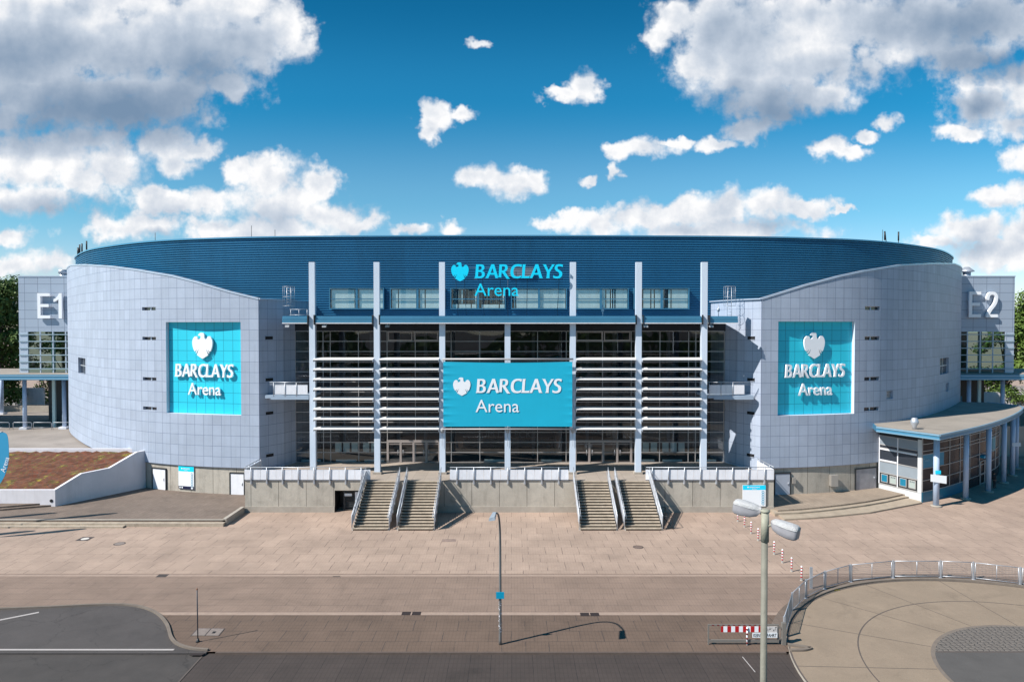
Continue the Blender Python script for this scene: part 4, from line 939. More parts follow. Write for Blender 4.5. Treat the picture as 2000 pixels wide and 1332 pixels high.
# small enclosure beside the right stairs
m = MB(); x0, x1 = X_(1296, 59.5), X_(1313, 59.5)
for x in (x0, x1): 
    for y in (59.0, 62): m.box(x-.03, x+.03, y-.03, y+.03, 0, 1.15)
for z in (.1, 1.12): m.tube([(x0, 59, z), (x1, 59, z), (x1, 62, z), (x0, 62, z)], .025, 6)
for i in range(5): x = x0+(x1-x0)*(i+1)/6; m.box(x-.01, x+.01, 58.99, 59.01, .1, 1.1)
tag(obj('mesh_enclosure', m, dark), 'dark metal frame enclosure standing against the rightmost staircase', 'railing')

# ================================================================== SIDE PLATFORMS, PLANTER, UPPER PLAZA
ye = 60.2
m = MB(); m.prism([(-160, ye), (TX0-.05, ye), (TX0-.05, 70), (-38, 76), (-160, 76)], 0, .45); struct('platform', m, platform_m)
m = MB(); m.prism([(-160, ye-.5), (TX0-.05, ye-.5), (TX0-.05, ye-.002), (-160, ye-.002)], 0, .30); m.prism([(-160, ye-1.05), (-34, ye-.9), (-34, ye-.502), (-160, ye-.502)], 0, .15); struct('steps', m, step_m)
m = MB(); m.prism([(-160, ye), (TX0-.3, ye), (TX0-.3, ye+.3), (-160, ye+.3)], .4, .458); m.box(TX0-.3, TX0+.02, ye, 64.3, 0, .58); struct('kerb', m, concrete_plain)
a, b = gnd(100, 989, .45), gnd(0, 1007, .45); m = MB(); m.prism([(a.x, a.y), (b.x-8, b.y-1.2), (b.x-8, 66), (a.x, 66)], .45, .6); m.prism([(a.x, a.y+.45), (b.x-8, b.y-.75), (b.x-8, 66), (a.x, 66)], .6, .75); struct('steps', m, platform_m)
pl = [gnd(u, v, .45) for u, v in ((1519,996),(1560,993.6),(1600,990),(1645,985),(1690,979),(1730,972),(1763,965))]
back = [(41.2, 69.5), (39, 73.5), (36, 76), (25, 72)]
m = MB(); m.prism([(p.x, p.y) for p in pl]+back, 0, .45); struct('platform', m, grid('platform_tan', (.30, .235, .18), (.2, .155, .12), .42, .42, .03, var=.06, rough=.9, coord='Object', dirt=.2))
p2 = [gnd(u, v, .30) for u, v in ((1514,1002),(1560,1000.5),(1600,997),(1645,992),(1690,986),(1730,979),(1767,971))]
m = MB(); m.prism([(p.x, p.y) for p in p2]+back, 0, .302); p3 = [gnd(u, v, .15) for u, v in ((1532,1013.5),(1580,1011),(1620,1008),(1660,1004),(1700,1000),(1750,990.5),(1801,981))]
m.prism([(p.x, p.y) for p in p3]+back, 0, .15); struct('steps', m, mat('step_tan', (.36, .29, .22), .85, 0, .15, 1.5))
# upper plaza deck (left) and right deck
m = MB(); m.prism([(-200, 73.9), (-40.5, 73.9), (-45, 78), (-52, 86), (-58, 94), (-60, 150), (-200, 150)], 0, 3.0); struct('upper_plaza', m, mat('deck_concrete', (.28, .24, .21), .9, 0, .2, .25, .1))
m = MB(); m.prism([(60, 93), (200, 93), (200, 170), (60, 170)], 0, 3.0); struct('upper_plaza', m, mat('deck_concrete', (.28, .24, .21), .9))
# green roof structure
gr = thing('green_roof_block', 'low white walled block with sloping red and yellow sedum roof', 'planted roof', (-50, 69, 0))
A0 = gnd(108, 989, .45); B0 = gnd(285, 952, .45)
def lerpg(t): return A0.lerp(B0, t)
prof_w = [(0, 2.04), (.273, 3.15), (.577, 3.22), (.9, 4.4), (1.0, 4.42)]
m = MB(); dn = (B0-A0).normalized(); nn = Vector((dn.y, -dn.x, 0)); tk = nn*-.35
for (t0, z0), (t1, z1) in zip(prof_w, prof_w[1:]):
    p, q = lerpg(t0), lerpg(t1); m.hexa([(p.x, p.y, 0), (q.x, q.y, 0), (q.x+tk.x, q.y+tk.y, 0), (p.x+tk.x, p.y+tk.y, 0)], [(p.x, p.y, z0), (q.x, q.y, z1), (q.x+tk.x, q.y+tk.y, z1), (p.x+tk.x, p.y+tk.y, z0)])
obj('side_wall', m, wallwhite, gr)
m = MB(); m.box(-150, A0.x-.01, A0.y, A0.y+.35, 0, 2.04); obj('front_wall', m, wallwhite, gr)
m = MB(); m.box(-150, B0.x-.5, 73.55, 73.9, 2.9, 4.42); obj('back_wall', m, wallwhite, gr)
m = MB(); yF, yBk = A0.y+.35, 73.55
NX, NY = 150, 44
xs0 = -100.0
def sx(y): t = (y-A0.y)/(B0.y-A0.y); return A0.x+(B0.x-A0.x)*t-.3
rng = random.Random(3)
for j in range(NY+1):
    y = yF+(yBk-yF)*j/NY; zz = 1.86+(4.1-1.86)*j/NY
    for i in range(NX+1):
        x = xs0+(sx(y)-xs0)*i/NX; m.v.append((x, y, zz+rng.uniform(-.10, .11)))
for j in range(NY):
    for i in range(NX): k = j*(NX+1)+i; m.addf((k, k+1, k+NX+2, k+NX+1))
def sedum():
    mm = bpy.data.materials.new('sedum'); mm.use_nodes = True; nt = mm.node_tree; b = nt.nodes['Principled BSDF']; b.inputs['Roughness'].default_value = .95
    tc = nt.nodes.new('ShaderNodeTexCoord'); mp = nt.nodes.new('ShaderNodeMapping'); mp.inputs['Scale'].default_value = (.9, 1.2, 1); nt.links.new(tc.outputs['Object'], mp.inputs[0])
    n = nt.nodes.new('ShaderNodeTexNoise'); n.inputs['Scale'].default_value = .6; n.inputs['Detail'].default_value = 10; n.inputs['Roughness'].default_value = .80; n.inputs['Distortion'].default_value = .4; nt.links.new(mp.outputs[0], n.inputs['Vector'])
    r = nt.nodes.new('ShaderNodeValToRGB'); e = r.color_ramp.elements; e[0].position = .34; e[0].color = (.06, .035, .025, 1); e[1].position = .66; e[1].color = (.50, .33, .05, 1)
    for p_, c in ((.42, (.19, .05, .022, 1)), (.47, (.075, .05, .035, 1)), (.51, (.20, .06, .025, 1)), (.55, (.08, .06, .03, 1)), (.60, (.22, .17, .03, 1))): q = e.new(p_); q.color = c
    nt.links.new(n.outputs['Fac'], r.inputs[0]); nt.links.new(r.outputs[0], b.inputs['Base Color'])
    return mm
o = obj('sedum_planting', m, sedum(), gr); o['kind'] = 'stuff'
m = MB(); a = at(244, 903, 70.9); m.lathe((a.x, a.y-.15, a.z-.15), [(.06, 0), (.18, .1), (.2, .3), (.1, .4)], 10); obj('wall_lamp', m, white, gr)
m = MB(); a = at(100, 978, A0.y-.03); m.tube([(a.x, a.y, a.z), (a.x, a.y+.2, a.z)], .16, 12); obj('pipe_opening', m, black, gr)
# doors and boards along the plinths
def on_curve(C, u, side, off=-.16): s = s_of_u(C, u); p = at_s(C, s); n = norm_s(C, s, side); return p + n*off, n
def slab_on(C, side, u0, u1, z0, z1, thick, off, nm, mt, parent=None):
    p0, n0 = on_curve(C, u0, side, off); p1, n1 = on_curve(C, u1, side, off); n = (n0+n1).normalized()*thick
    m = MB(); m.hexa([(p0.x, p0.y, z0), (p1.x, p1.y, z0), (p1.x+n.x, p1.y+n.y, z0), (p0.x+n.x, p0.y+n.y, z0)], [(p0.x, p0.y, z1), (p1.x, p1.y, z1), (p1.x+n.x, p1.y+n.y, z1), (p0.x+n.x, p0.y+n.y, z1)])
    return obj(nm, m, mt, parent), p0, p1, n
for C, side, u0, u1, mt in ((CL, -1, 294, 319, white), (CL, -1, 447, 473, white), (CR, 1, 1517, 1546, mat('door_grey_blue', (.42, .45, .52), .5)), (CR, 1, 1676, 1716, mat('door_dusty', (.36, .34, .36), .6, 0, .2, 1))):
    zt_ = .46+2.15; o, p0, p1, n = slab_on(C, side, u0, u1, .46, zt_, .06, -.15, 'service_door', mt, arena)
    t = (p1-p0).normalized(); m = MB(); up = Vector((0, 0, zt_+.06)); m.bar(p0+n*.6-t*.1+up, p1+n*.6+t*.1+up, .14, .12)
    for p in (p0-t*.06, p1+t*.06): m.bar(p+n*.6+Vector((0,0,.46)), p+n*.6+Vector((0,0,zt_)), .12, .12)
    obj('door_frame', m, dark, o)
    c = p0.lerp(p1, .88)+n*1.5; m = MB(); m.tube([c+Vector((0,0,1.4)), c+Vector((0,0,1.7))], .03, 6); obj('handle', m, galv, o)
m = MB()
for C, side, u, z in ((CR, 1, 1553, 1.9), (CR, 1, 1630, 1.7)):
    p, n = on_curve(C, u, side, -.1); m.box(p.x-.15, p.x+.15, p.y-.25, p.y, z-.3, z+.3) if u < 1600 else m.box(p.x-.35, p.x+.35, p.y-.5, p.y, z-.55, z+.6)
obj('wall_box', m, mat('box_grey', (.26, .24, .22), .7), arena)
def board(parent, p0, t, W, z0, Hh, navyband, n):
    def q(nm, a0, a1, b0, b1, mt, d=.004):
        m = MB(); A = p0+t*(W*a0)+n*(.07+d); B = p0+t*(W*a1)+n*(.07+d); m.hexa([(A.x, A.y, z0+Hh*b0), (B.x, B.y, z0+Hh*b0), (B.x-n.x*.003, B.y-n.y*.003, z0+Hh*b0), (A.x-n.x*.003, A.y-n.y*.003, z0+Hh*b0)], [(A.x, A.y, z0+Hh*b1), (B.x, B.y, z0+Hh*b1), (B.x-n.x*.003, B.y-n.y*.003, z0+Hh*b1), (A.x-n.x*.003, A.y-n.y*.003, z0+Hh*b1)]); return obj(nm, m, mt, parent)
    q('header_band', 0, 1, .78, 1, letter_c if True else 0)
    def txt(body, fx, fz, fw, fh, mt, bar=False):
        me = curve_mesh(barclays_loops(), .004) if bar else text_loops_mesh(body, .004)
        place_flat('lettering', me, mt, parent, p0+t*(W*fx)+n*.082+Vector((0,0,z0+Hh*fz)), t, W*fw, Hh*fh, .004)
    txt('BARCLAYS', .30, .875, .44, .06, letter_w, True); txt('Arena', .40, .80, .2, .05, letter_w)
    place_flat('emblem', emblem_mesh(.004), letter_w, parent, p0+t*(W*.19)+n*.082+Vector((0,0,z0+Hh*.87)), t, W*.08, Hh*.07, .004)
    m = MB()
    for k in range(6):
        c = p0+t*(W*.88)+n*.08+Vector((0, 0, z0+Hh*(.68-k*.11))); pts = [c+t*.11*math.cos(i*PI/6)+Vector((0,0,.11*math.sin(i*PI/6))) for i in range(13)]; m.tube(pts, .018, 4, False)
    obj('pictograms', m, teal_b, parent)
    if navyband:
        q('footer_band', 0, 1, 0, .13, navy); m = MB()
        for f, r in ((.1, .09), (.24, .09), (.88, .12)): c = p0+t*(W*f)+n*.085+Vector((0,0,z0+Hh*.065)); m.face([c+t*r*math.cos(i*PI/6)+Vector((0,0,r*math.sin(i*PI/6))) for i in range(12)])
        obj('pictograms', m, board_w, parent)
o, p0, p1, n = slab_on(CL, -1, 345, 375, .72, 3.12, .07, -.14, 'x', board_w); bpy.data.objects.remove(o)
nb = thing('notice_board', 'tall notice board with dark navy footer on the plinth of the left wing', 'notice board', tuple(p0+Vector((0,0,.7))))
t = (p1-p0).normalized(); 
if t.x < 0: p0, p1, t = p1, p0, -t
nn = n.normalized(); nn = Vector((t.y, -t.x, 0)); W = (p1-p0).length
m = MB(); m.hexa([(p0.x, p0.y, .75), (p1.x, p1.y, .75), (p1.x+nn.x*.07, p1.y+nn.y*.07, .75), (p0.x+nn.x*.07, p0.y+nn.y*.07, .75)], [(p0.x, p0.y, 3.1), (p1.x, p1.y, 3.1), (p1.x+nn.x*.07, p1.y+nn.y*.07, 3.1), (p0.x+nn.x*.07, p0.y+nn.y*.07, 3.1)]); obj('panel', m, board_w, nb)
board(nb, p0, t, W, .75, 2.35, True, nn)
a = at(1450, 1003, YT-.12); nb = thing('notice_board', 'notice board with cyan header fixed to the right end of the terrace wall', 'notice board', (a.x, a.y, .55))
W = pxw(1450, 1495, YT-.12); m = MB(); m.box(a.x, a.x+W, YT-.17, YT-.1, .6, Z_(947, YT-.1)); obj('panel', m, board_w, nb); board(nb, Vector((a.x, YT-.1, 0)), Vector((1,0,0)), W, .6, Z_(947, YT-.1)-.6, False, Vector((0,-1,0)))

# ================================================================== TICKET KIOSK
kio = thing('ticket_kiosk', 'flat-roofed ticket kiosk with curved blue canopy and glazed front beside the right wing', 'kiosk', (45, 72, 0))
zr = 7.36
roofp = [tuple(gnd(u, v, zr).xy) for u, v in ((1712,834),(1835,850),(1870,842.5),(1900,836),(1929,828.5),(1950,822),(1968,815.5),(1984,808),(1994,801.5),(1998,796),(1990,792))]+[(64.5,92.5),(59,94),(52.5,86.5),(46,80),(39.5,75.5)]
rf = catmull([(x, y, 0) for x, y in roofp[1:11]], 4); rpoly = [Vector((*roofp[0], 0))]+rf+[Vector((*p, 0)) for p in roofp[11:]]
m = MB(); m.prism([(p.x, p.y) for p in rpoly], zr-.5, zr-.012); ro = obj('roof', m, MAT['canopy_blue_metal'], kio)
cen = Vector((50, 80, 0)); m = MB(); m.face([(p.x+(cen.x-p.x)*.012, p.y+(cen.y-p.y)*.012, zr) for p in rpoly]); obj('roof_surface', m, roof_conc, ro)
m = MB()
for a, b in zip(rpoly[:-5], rpoly[1:-4]):
    m.bar((a.x, a.y, zr-.02), (b.x, b.y, zr-.02), .16, .14); m.bar((a.x, a.y, zr-.42), (b.x, b.y, zr-.42), .12, .1)
obj('fascia_trim', m, mat('trim_light_blue', (.22, .38, .5), .4, .2), ro)
m = MB(); a = gnd(1786, 838, zr); m.lathe((a.x, a.y, zr), [(.2, 0), (.2, .3), (.38, .62), (.38, .78), (.25, 1.1), (.2, 1.14)], 18); obj('roof_vent', m, galv, kio)
W0, W1 = Vector((39.1, 72.4, 0)), Vector((41.0, 68.0, 0)); t = (W1-W0).normalized(); n = Vector((t.y, -t.x, 0)); n = n if n.x < 0 or n.y < 0 else -n
if n.x > 0: n = -n
LW = (W1-W0).length
def kq(nm, a, b, z0, z1, mt, d0=0.0, d1=.05, parent=kio):
    m = MB(); A, B = W0+t*a, W0+t*b
    m.hexa([(A+n*d0).xy.to_tuple()+(z0,), (B+n*d0).xy.to_tuple()+(z0,), (B+n*d1).xy.to_tuple()+(z0,), (A+n*d1).xy.to_tuple()+(z0,)], [(A+n*d0).xy.to_tuple()+(z1,), (B+n*d0).xy.to_tuple()+(z1,), (B+n*d1).xy.to_tuple()+(z1,), (A+n*d1).xy.to_tuple()+(z1,)])
    return obj(nm, m, mt, parent)
kpan = mat('kiosk_grey_panel', (.27, .31, .35), .35, .1, .05, .8)
kq('end_wall', 0, LW, 0, 6.6, mat('kiosk_dark', (.03, .033, .035), .5), -.1, 0)
kq('panel', 0, LW, 5.15, 6.1, kpan); kq('panel', 0, LW, 2.25, 3.4, kpan); kq('base_panel', 0, LW, .05, .95, mat('kiosk_base_white', (.55, .56, .57), .6, 0, .1, 1))
ef = kq('corner_post', LW-.40, LW+.02, .95, 6.3, mat('kiosk_base_white', (.55, .56, .57), .6), .0, .09)
for z in (6.1, 5.15, 4.8, 3.4, 2.2, 1.0): kq('rail', 0, LW-.45, z-.045, z+.045, mullion, .05, .10, ef)
for a in (0.02, 2.15): kq('mullion', a, a+.1, 1.0, 6.1, white, .05, .11, ef)
for a, b in ((.12, 2.15), (2.25, LW-.45)):
    w_ = kq('window_frame', a+.05, b-.05, 4.62, 4.76, white, .05, .13); 
    if a < 1: kq('window_frame', a+.05, b-.05, 3.45, 3.58, white, .05, .13)
    kq('pane', a, b, 3.45, 4.76, winpane, .02, .04, w_); kq('pane', a, b, 4.85, 5.1, winpane, .02, .04, w_)
    for q in range(2):
        pa_ = a+.15+q*1.0; f_ = kq('poster_frame', pa_, pa_+.78, 1.2, 2.05, mullion, .02, .05); kq('poster', pa_+.07, pa_+.71, 1.27, 1.98, teal if q == 0 else mat('poster_grey', (.35, .4, .38), .5), .05, .056, f_)
        if q == 1:
            for h in range(3): kq('poster_mark', pa_+.15+h*.2, pa_+.25+h*.2, 1.82, 1.93, navy, .056, .06, f_)
WF = catmull([(41.0,68.0,0),(44.4,70.0,0),(47.6,72.3,0),(50.9,74.9,0),(54.3,77.6,0),(57.5,80.6,0),(60.2,84.2,0),(61.8,88.6,0)], 3)
def front_band(nm, z0, z1, mt, off, i0=0, i1=None, parent=kio):
    m = MB(); pts = WF[i0:(i1 or len(WF))]
    for a, b in zip(pts, pts[1:]):
        d = (b-a).normalized(); nn = Vector((d.y, -d.x, 0))*off
        m.hexa([(a.x, a.y, z0), (b.x, b.y, z0), (b.x+nn.x, b.y+nn.y, z0), (a.x+nn.x, a.y+nn.y, z0)], [(a.x, a.y, z1), (b.x, b.y, z1), (b.x+nn.x, b.y+nn.y, z1), (a.x+nn.x, a.y+nn.y, z1)])
    return obj(nm, m, mt, parent)
kg = mat('kiosk_glass', (.035, .03, .036), .25, 0, .5, .35, spec=.12)
fw = front_band('glazed_front', 0, 6.6, kg, .02)
front_band('base_band', .0, 1.05, teal, .06, 0, 8, fw); front_band('sign_band', 3.45, 4.75, mat('sign_band_blue', (.03, .24, .38), .5), .06, 0, 4, fw)
for z in (1.08, 2.2, 3.4, 4.8, 5.15, 5.85): front_band('transom', z-.035, z+.035, mullion, .09, 0, None, fw)
m = MB()
for p in WF[::2]: m.box(p.x-.04, p.x+.04, p.y-.09, p.y, 1.1, 6.5)
obj('front_mullions', m, mullion, fw)
sb = front_band('door_canopy', 3.0, 3.25, teal_b, .5, 10, 12, fw)
def front_text(body, i, z, wd, hh, mt, parent=fw):
    a, b = WF[i], WF[i+1]; d = (b-a).normalized(); nn = Vector((d.y, -d.x, 0)); place_flat('lettering', text_loops_mesh(body, .01), mt, parent, a+d*.15+nn*.07+Vector((0, 0, z)), d, wd, hh, .01)
front_text('Tickets', 0, 4.1, 1.0, .3, mat('sign_text_pale', (.25, .5, .62), .5)); 
m = MB(); a, b = WF[10], WF[12]; d = (b-a).normalized(); nn = Vector((d.y, -d.x, 0))*.12
for f in (0, .5, 1): p = a.lerp(b, f)+nn; m.box(p.x-.05, p.x+.05, p.y-.05, p.y+.05, 0, 2.6)
for z in (.1, 1.2, 2.6): m.bar(a+nn+Vector((0,0,z)), b+nn+Vector((0,0,z)), .06, .08)
obj('door', m, mullion, fw)
for i0, i1, z0, z1 in ((13, 14, 3.2, 4.9), ): front_band('poster', z0, z1, mat('poster_teal_pale', (.08, .3, .38), .5), .05, i0, i1+1, fw)
KC = [(1828, 989), (1886, 974.5), (1930, 961), (1960, 943), (1977, 929), (1984.5, 915)]
for k, (u, v) in enumerate(KC):
    p = gnd(u, v); m = MB(); m.tube([(p.x, p.y, 0), (p.x, p.y, zr-.5)], .27 if k == 0 else .25, 14); c = obj('column', m, mat('kiosk_column_blue', (.42, .52, .68), .45, 0, .05, 1), kio)
    m = MB(); m.lathe((p.x, p.y, 0), [(.5, 0), (.5, .12), (.3, .16)], 16); obj('column_foot', m, concrete_plain, c)
p = gnd(1828, 989); sgn = thing('direction_sign', 'white plate under a small cyan plate on the front kiosk column', 'sign', (p.x, p.y-.3, 2.5))
za, zb = Z_(942, p.y-.3), Z_(928, p.y-.3); m = MB(); m.hexa([(p.x-.72, p.y-.30, za+.09), (p.x+.78, p.y-.36, za-.12), (p.x+.78, p.y-.33, za-.12), (p.x-.72, p.y-.27, za+.09)], [(p.x-.72, p.y-.30, zb+.09), (p.x+.78, p.y-.36, zb-.06), (p.x+.78, p.y-.33, zb-.06), (p.x-.72, p.y-.27, zb+.09)]); obj('white_plate', m, board_w, sgn)
m = MB(); m.box(p.x-.28, p.x+.25, p.y-.31, p.y-.28, zb+.12, zb+.46); obj('cyan_plate', m, letter_c, sgn)
p = gnd(1977, 929); m = MB(); a = at(1985, 868, p.y-.3); m.box(a.x-.5, a.x+.5, p.y-.32, p.y-.28, a.z-.22, a.z+.22); tag(obj('direction_sign', m, mat('plate_grey', (.5, .58, .66), .5)), 'plain pale plate on a shaded column at the far end of the kiosk', 'sign')

# ================================================================== SIDE CANOPIES
def side_canopy(side, label):
    Yf, Yk = 95.2, 109; x_in = X_(133, Yf) if side < 0 else X_(1872, Yf); xo = -150*1.0 if side < 0 else 150
    t_ = thing('entrance_canopy', label, 'canopy', (x_in, Yf, 3)); x0, x1 = sorted((x_in-6*side*1, xo)); zt_ = Z_(732, Yf)
    m = MB(); m.box(x0, x1, Yf, Yk, zt_-.75, zt_); c = obj('roof', m, MAT['canopy_blue_metal'], t_)
    m = MB(); m.box(x0, x1, Yf+.25, Yk, zt_+.0, zt_+.05); obj('roof_surface', m, roof_conc, c)
    m = MB(); m.box(x0, x1, Yf-.05, Yf+.0, zt_-.68, zt_-.5); m.box(x0, x1, Yf-.04, Yf, zt_-.25, zt_-.08); obj('fascia_trim', m, MAT['trim_light_blue'], c)
    for u, v in (((49, 838), (126, 837), (4, 809)) if side < 0 else ((1894, 796), (1960, 800))):
        if side < 0: p = gnd(u, v, 3)
        else: p = Vector((X_(u, 97.6), 97.6, 3))
        m = MB(); m.tube([(p.x, p.y, 3), (p.x, p.y, zt_-.7)], .27, 12); q = obj('column', m, MAT['kiosk_column_blue'], t_)
        m = MB(); m.box(p.x-.55, p.x+.55, p.y-.5, p.y+.5, 3, 3.3); obj('column_foot', m, white, q)
side_canopy(-1, 'flat canopy with blue edge on pale columns below the letters E1')
side_canopy(1, 'flat canopy with blue edge on pale columns below the letters E2')
# crowd rails below the left canopy
proto = None
for u0, u1, lab in ((-18, 15.5, 'tubular rail at the left edge of the photo under the left canopy'), (23, 59, 'tubular rail in front of the outer column under the left canopy'), (62.5, 98, 'tubular rail in the gap between the two columns under the left canopy'), (101, 135, 'tubular rail next to the curved wing under the left canopy')):
    a, b = X_(u0, 96.8), X_(u1, 96.8); wd = b-a
    m = MB(); m.tube([(a, 96.8, 3), (a, 96.8, 3.95), (a+.12, 96.8, 4.05), (b-.12, 96.8, 4.05), (b, 96.8, 3.95), (b, 96.8, 3)], .035, 6); m.tube([(a, 96.8, 3.3), (b, 96.8, 3.3)], .025, 6)
    tag(obj('tubular_rail', m, galv), lab, 'railing', 'tubular rails under the left canopy')
m = MB(); q = gnd(140, 848, 3)
for i in range(9):
    f = i/8; x, y = -57.2-2.2*f, 89.6+3.4*f; m.tube([(x, y, 3), (x, y, 4.6)], .03, 5)
for z in (3.1, 3.8, 4.6): m.tube([(-57.2, 89.6, z), (-59.4, 93, z)], .035, 5)
tag(obj('metal_fence', m, mat('fence_grey_blue', (.2, .24, .3), .5, .3)), 'short metal fence closing the gap beside the left curved wing', 'fence')
# low walls and road beyond the canopies
m = MB(); m.box(-150, -88, 128, 128.4, 3, 6.2); tag(obj('far_wall', m, white), 'long pale low wall seen beyond the left canopy', 'wall')
m = MB(); m.box(-150, -80, 118, 118.3, 3, 4.0); tag(obj('parapet_wall', m, concrete_plain), 'low concrete parapet seen between the left canopy columns', 'wall')
m = MB(); m.box(84, 160, 128, 128.4, 3, 5.4); tag(obj('far_wall', m, wallwhite), 'pale low wall seen beyond the right canopy', 'wall')
m = MB(); m.box(66, 200, 92.6, 93, 0, 4.1); tag(obj('retaining_wall', m, concrete_plain), 'grey retaining wall behind the ticket kiosk columns', 'wall')

# ================================================================== STREET FURNITURE
# slender lamp with bent arm
lb = gnd(977, 1258); lam = thing('street_lamp', 'slender bent lamp post with small grey head in the middle of the plaza', 'street lamp', tuple(lb))
hx, hy, hz = -1.05, 34.9, 7.85
pts = catmull([(lb.x, lb.y, 0), (lb.x, lb.y, 2.5), (lb.x, lb.y, 5.2), (lb.x-.02, lb.y-.25, 6.6), (lb.x-.08, lb.y-.95, 7.45), (hx+.22, hy+.45, 7.86)], 6)
n_ = len(pts); m = MB(); m.tube(pts, [.085-.045*i/n_ for i in range(n_)], 10); obj('pole', m, mat('lamp_pole_grey', (.20, .20, .20), .5, .4, .15, 2), lam)
m = MB(); m.hexa([(hx-.13, hy-.55, hz-.13), (hx+.2, hy-.5, hz-.1), (hx+.24, hy+.5, hz-.08), (hx+.02, hy+.5, hz-.08)], [(hx-.1, hy-.5, hz+.02), (hx+.16, hy-.45, hz+.05), (hx+.22, hy+.48, hz+.06), (hx+.05, hy+.48, hz+.06)]); obj('lamp_head', m, mat('lamp_head_grey', (.42, .46, .5), .4, .2), lam)
m = MB(); za, zb = Z_(1168.5, lb.y-.1), Z_(1155.5, lb.y-.1); m.box(lb.x-.23, lb.x+.22, lb.y-.13, lb.y-.10, za, zb); obj('cyan_plate', m, teal_b, lam)
m = MB(); rr = random.Random(5)
for i in range(34):
    z = .75+i*.049; a = rr.uniform(PI, 2*PI); c = Vector((lb.x+.083*math.cos(a), lb.y+.083*math.sin(a), z)); tt = Vector((-math.sin(a), math.cos(a), 0)); nn = Vector((math.cos(a), math.sin(a), 0))*.006; w_, h_ = rr.uniform(.02, .04), rr.uniform(.015, .03)
    m.face([c-tt*w_-Vector((0,0,h_))+nn, c+tt*w_-Vector((0,0,h_))+nn, c+tt*w_+Vector((0,0,h_))+nn, c-tt*w_+Vector((0,0,h_))+nn])
obj('stickers', m, mat('sticker_white', (.6, .58, .62), .6, 0, .3, 30), lam)
# twin lamp near the camera
YL = 20.0; tl = thing('twin_lamp', 'tall grey lamp post with two lamp heads crusted in white', 'street lamp', (X_(1497, YL), YL, 0))
xl = X_(1497, YL); ztp = Z_(996, YL)
pole_m = mat('lamp_pole_greenish', (.19, .18, .145), .7, 0, .16, 3, .2)
m = MB(); m.tube([(xl-.02, YL, -.1), (xl-.01, YL, ztp-.9)], [.105, .093], 18); pp = obj('pole', m, pole_m, tl)
m = MB(); m.tube([(xl-.0, YL, ztp-.93), (xl, YL, ztp-.02)], [.115, .11], 18); m.lathe((xl, YL, ztp-.06), [(.125, 0), (.14, .02), (.135, .06), (.08, .09)], 18); obj('sleeve', m, mat('sleeve_green_grey', (.33, .32, .25), .7, 0, .14, 4, .2), pp)
def lamp_head(c, d, drop, lab):
    d = Vector(d).normalized(); up = Vector((0,0,1)); a = d.cross(up).normalized(); upn = a.cross(d).normalized()
    secs = [(0, .08, .07, .08), (.10, .16, .13, .20), (.30, .22, .16, .27), (.58, .245, .17, .30), (.78, .23, .15, .29), (.86, .18, .10, .25)]
    def shell(top, k):
        m = MB(); rows = []
        for s, wd, hh, dp in secs:
            row = []
            for q in range(13):
                t_ = PI*q/12; r_ = random.uniform(-.012, .012) if top else 0
                if top: p = c + d*s*.92 + a*(math.cos(t_)*(wd*.85+r_)) + upn*(max(math.sin(t_), 0)**.6*(hh*.85+r_))
                else: p = c + d*s*.92 + a*(math.cos(t_)*wd*.79) - upn*(min(math.sin(t_)*1.8, 1)*dp)
                row.append(len(m.v)); m.v.append(tuple(p))
            rows.append(row)
        for r0, r1 in zip(rows, rows[1:]):
            for q in range(12): m.addf((r0[q], r0[q+1], r1[q+1], r1[q]), True)
        m.addf(rows[0]); m.addf(rows[-1]); return m
    h = obj('lamp_head', shell(False, 1), mat('lamp_bowl_grey', (.32, .31, .33), .3, 0, .1, 6), tl, lab)
    m = shell(True, 1); rr = random.Random(9)
    obj('crusted_cover', m, mat('white_crust', (.56, .55, .55), .85, 0, .10, 12, 1.0, bscale=45), h)
    m = MB(); m.tube([Vector((xl, YL, c.z-.12))+Vector((d.x*.1, d.y*.1, 0)), c+d*.1], .035, 8); obj('bracket', m, MAT['sleeve_green_grey'], h)
lamp_head(at(1507, 1019, YL-.05), (.72, -.62, -.14), 0, 'lamp head on the right pointing towards the viewer')
hl = at(1487, 996, YL+.05); lamp_head(hl, (-.72, .50, .12), 0, 'lamp head on the left pointing away')
# thin marker pole
pb = gnd(386.5, 1253); m = MB(); mp_ = thing('marker_pole', 'thin dark pole standing by the left road kerb', 'pole', tuple(pb))
m.tube([(pb.x, pb.y, 0), (pb.x-.02, pb.y, 2.93)], .032, 8); obj('pole', m, mat('pole_dark', (.05, .055, .07), .5, .2), mp_); m = MB(); m.lathe((pb.x-.02, pb.y, 2.92), [(.04, 0), (.05, .04), (.02, .09)], 8); obj('cap', m, mat('cap_rust', (.25, .1, .05), .7), mp_)
m = MB(); m.lathe((pb.x, pb.y, 0), [(.12, 0), (.09, .06), (.05, .2)], 10); obj('base', m, dark, mp_)
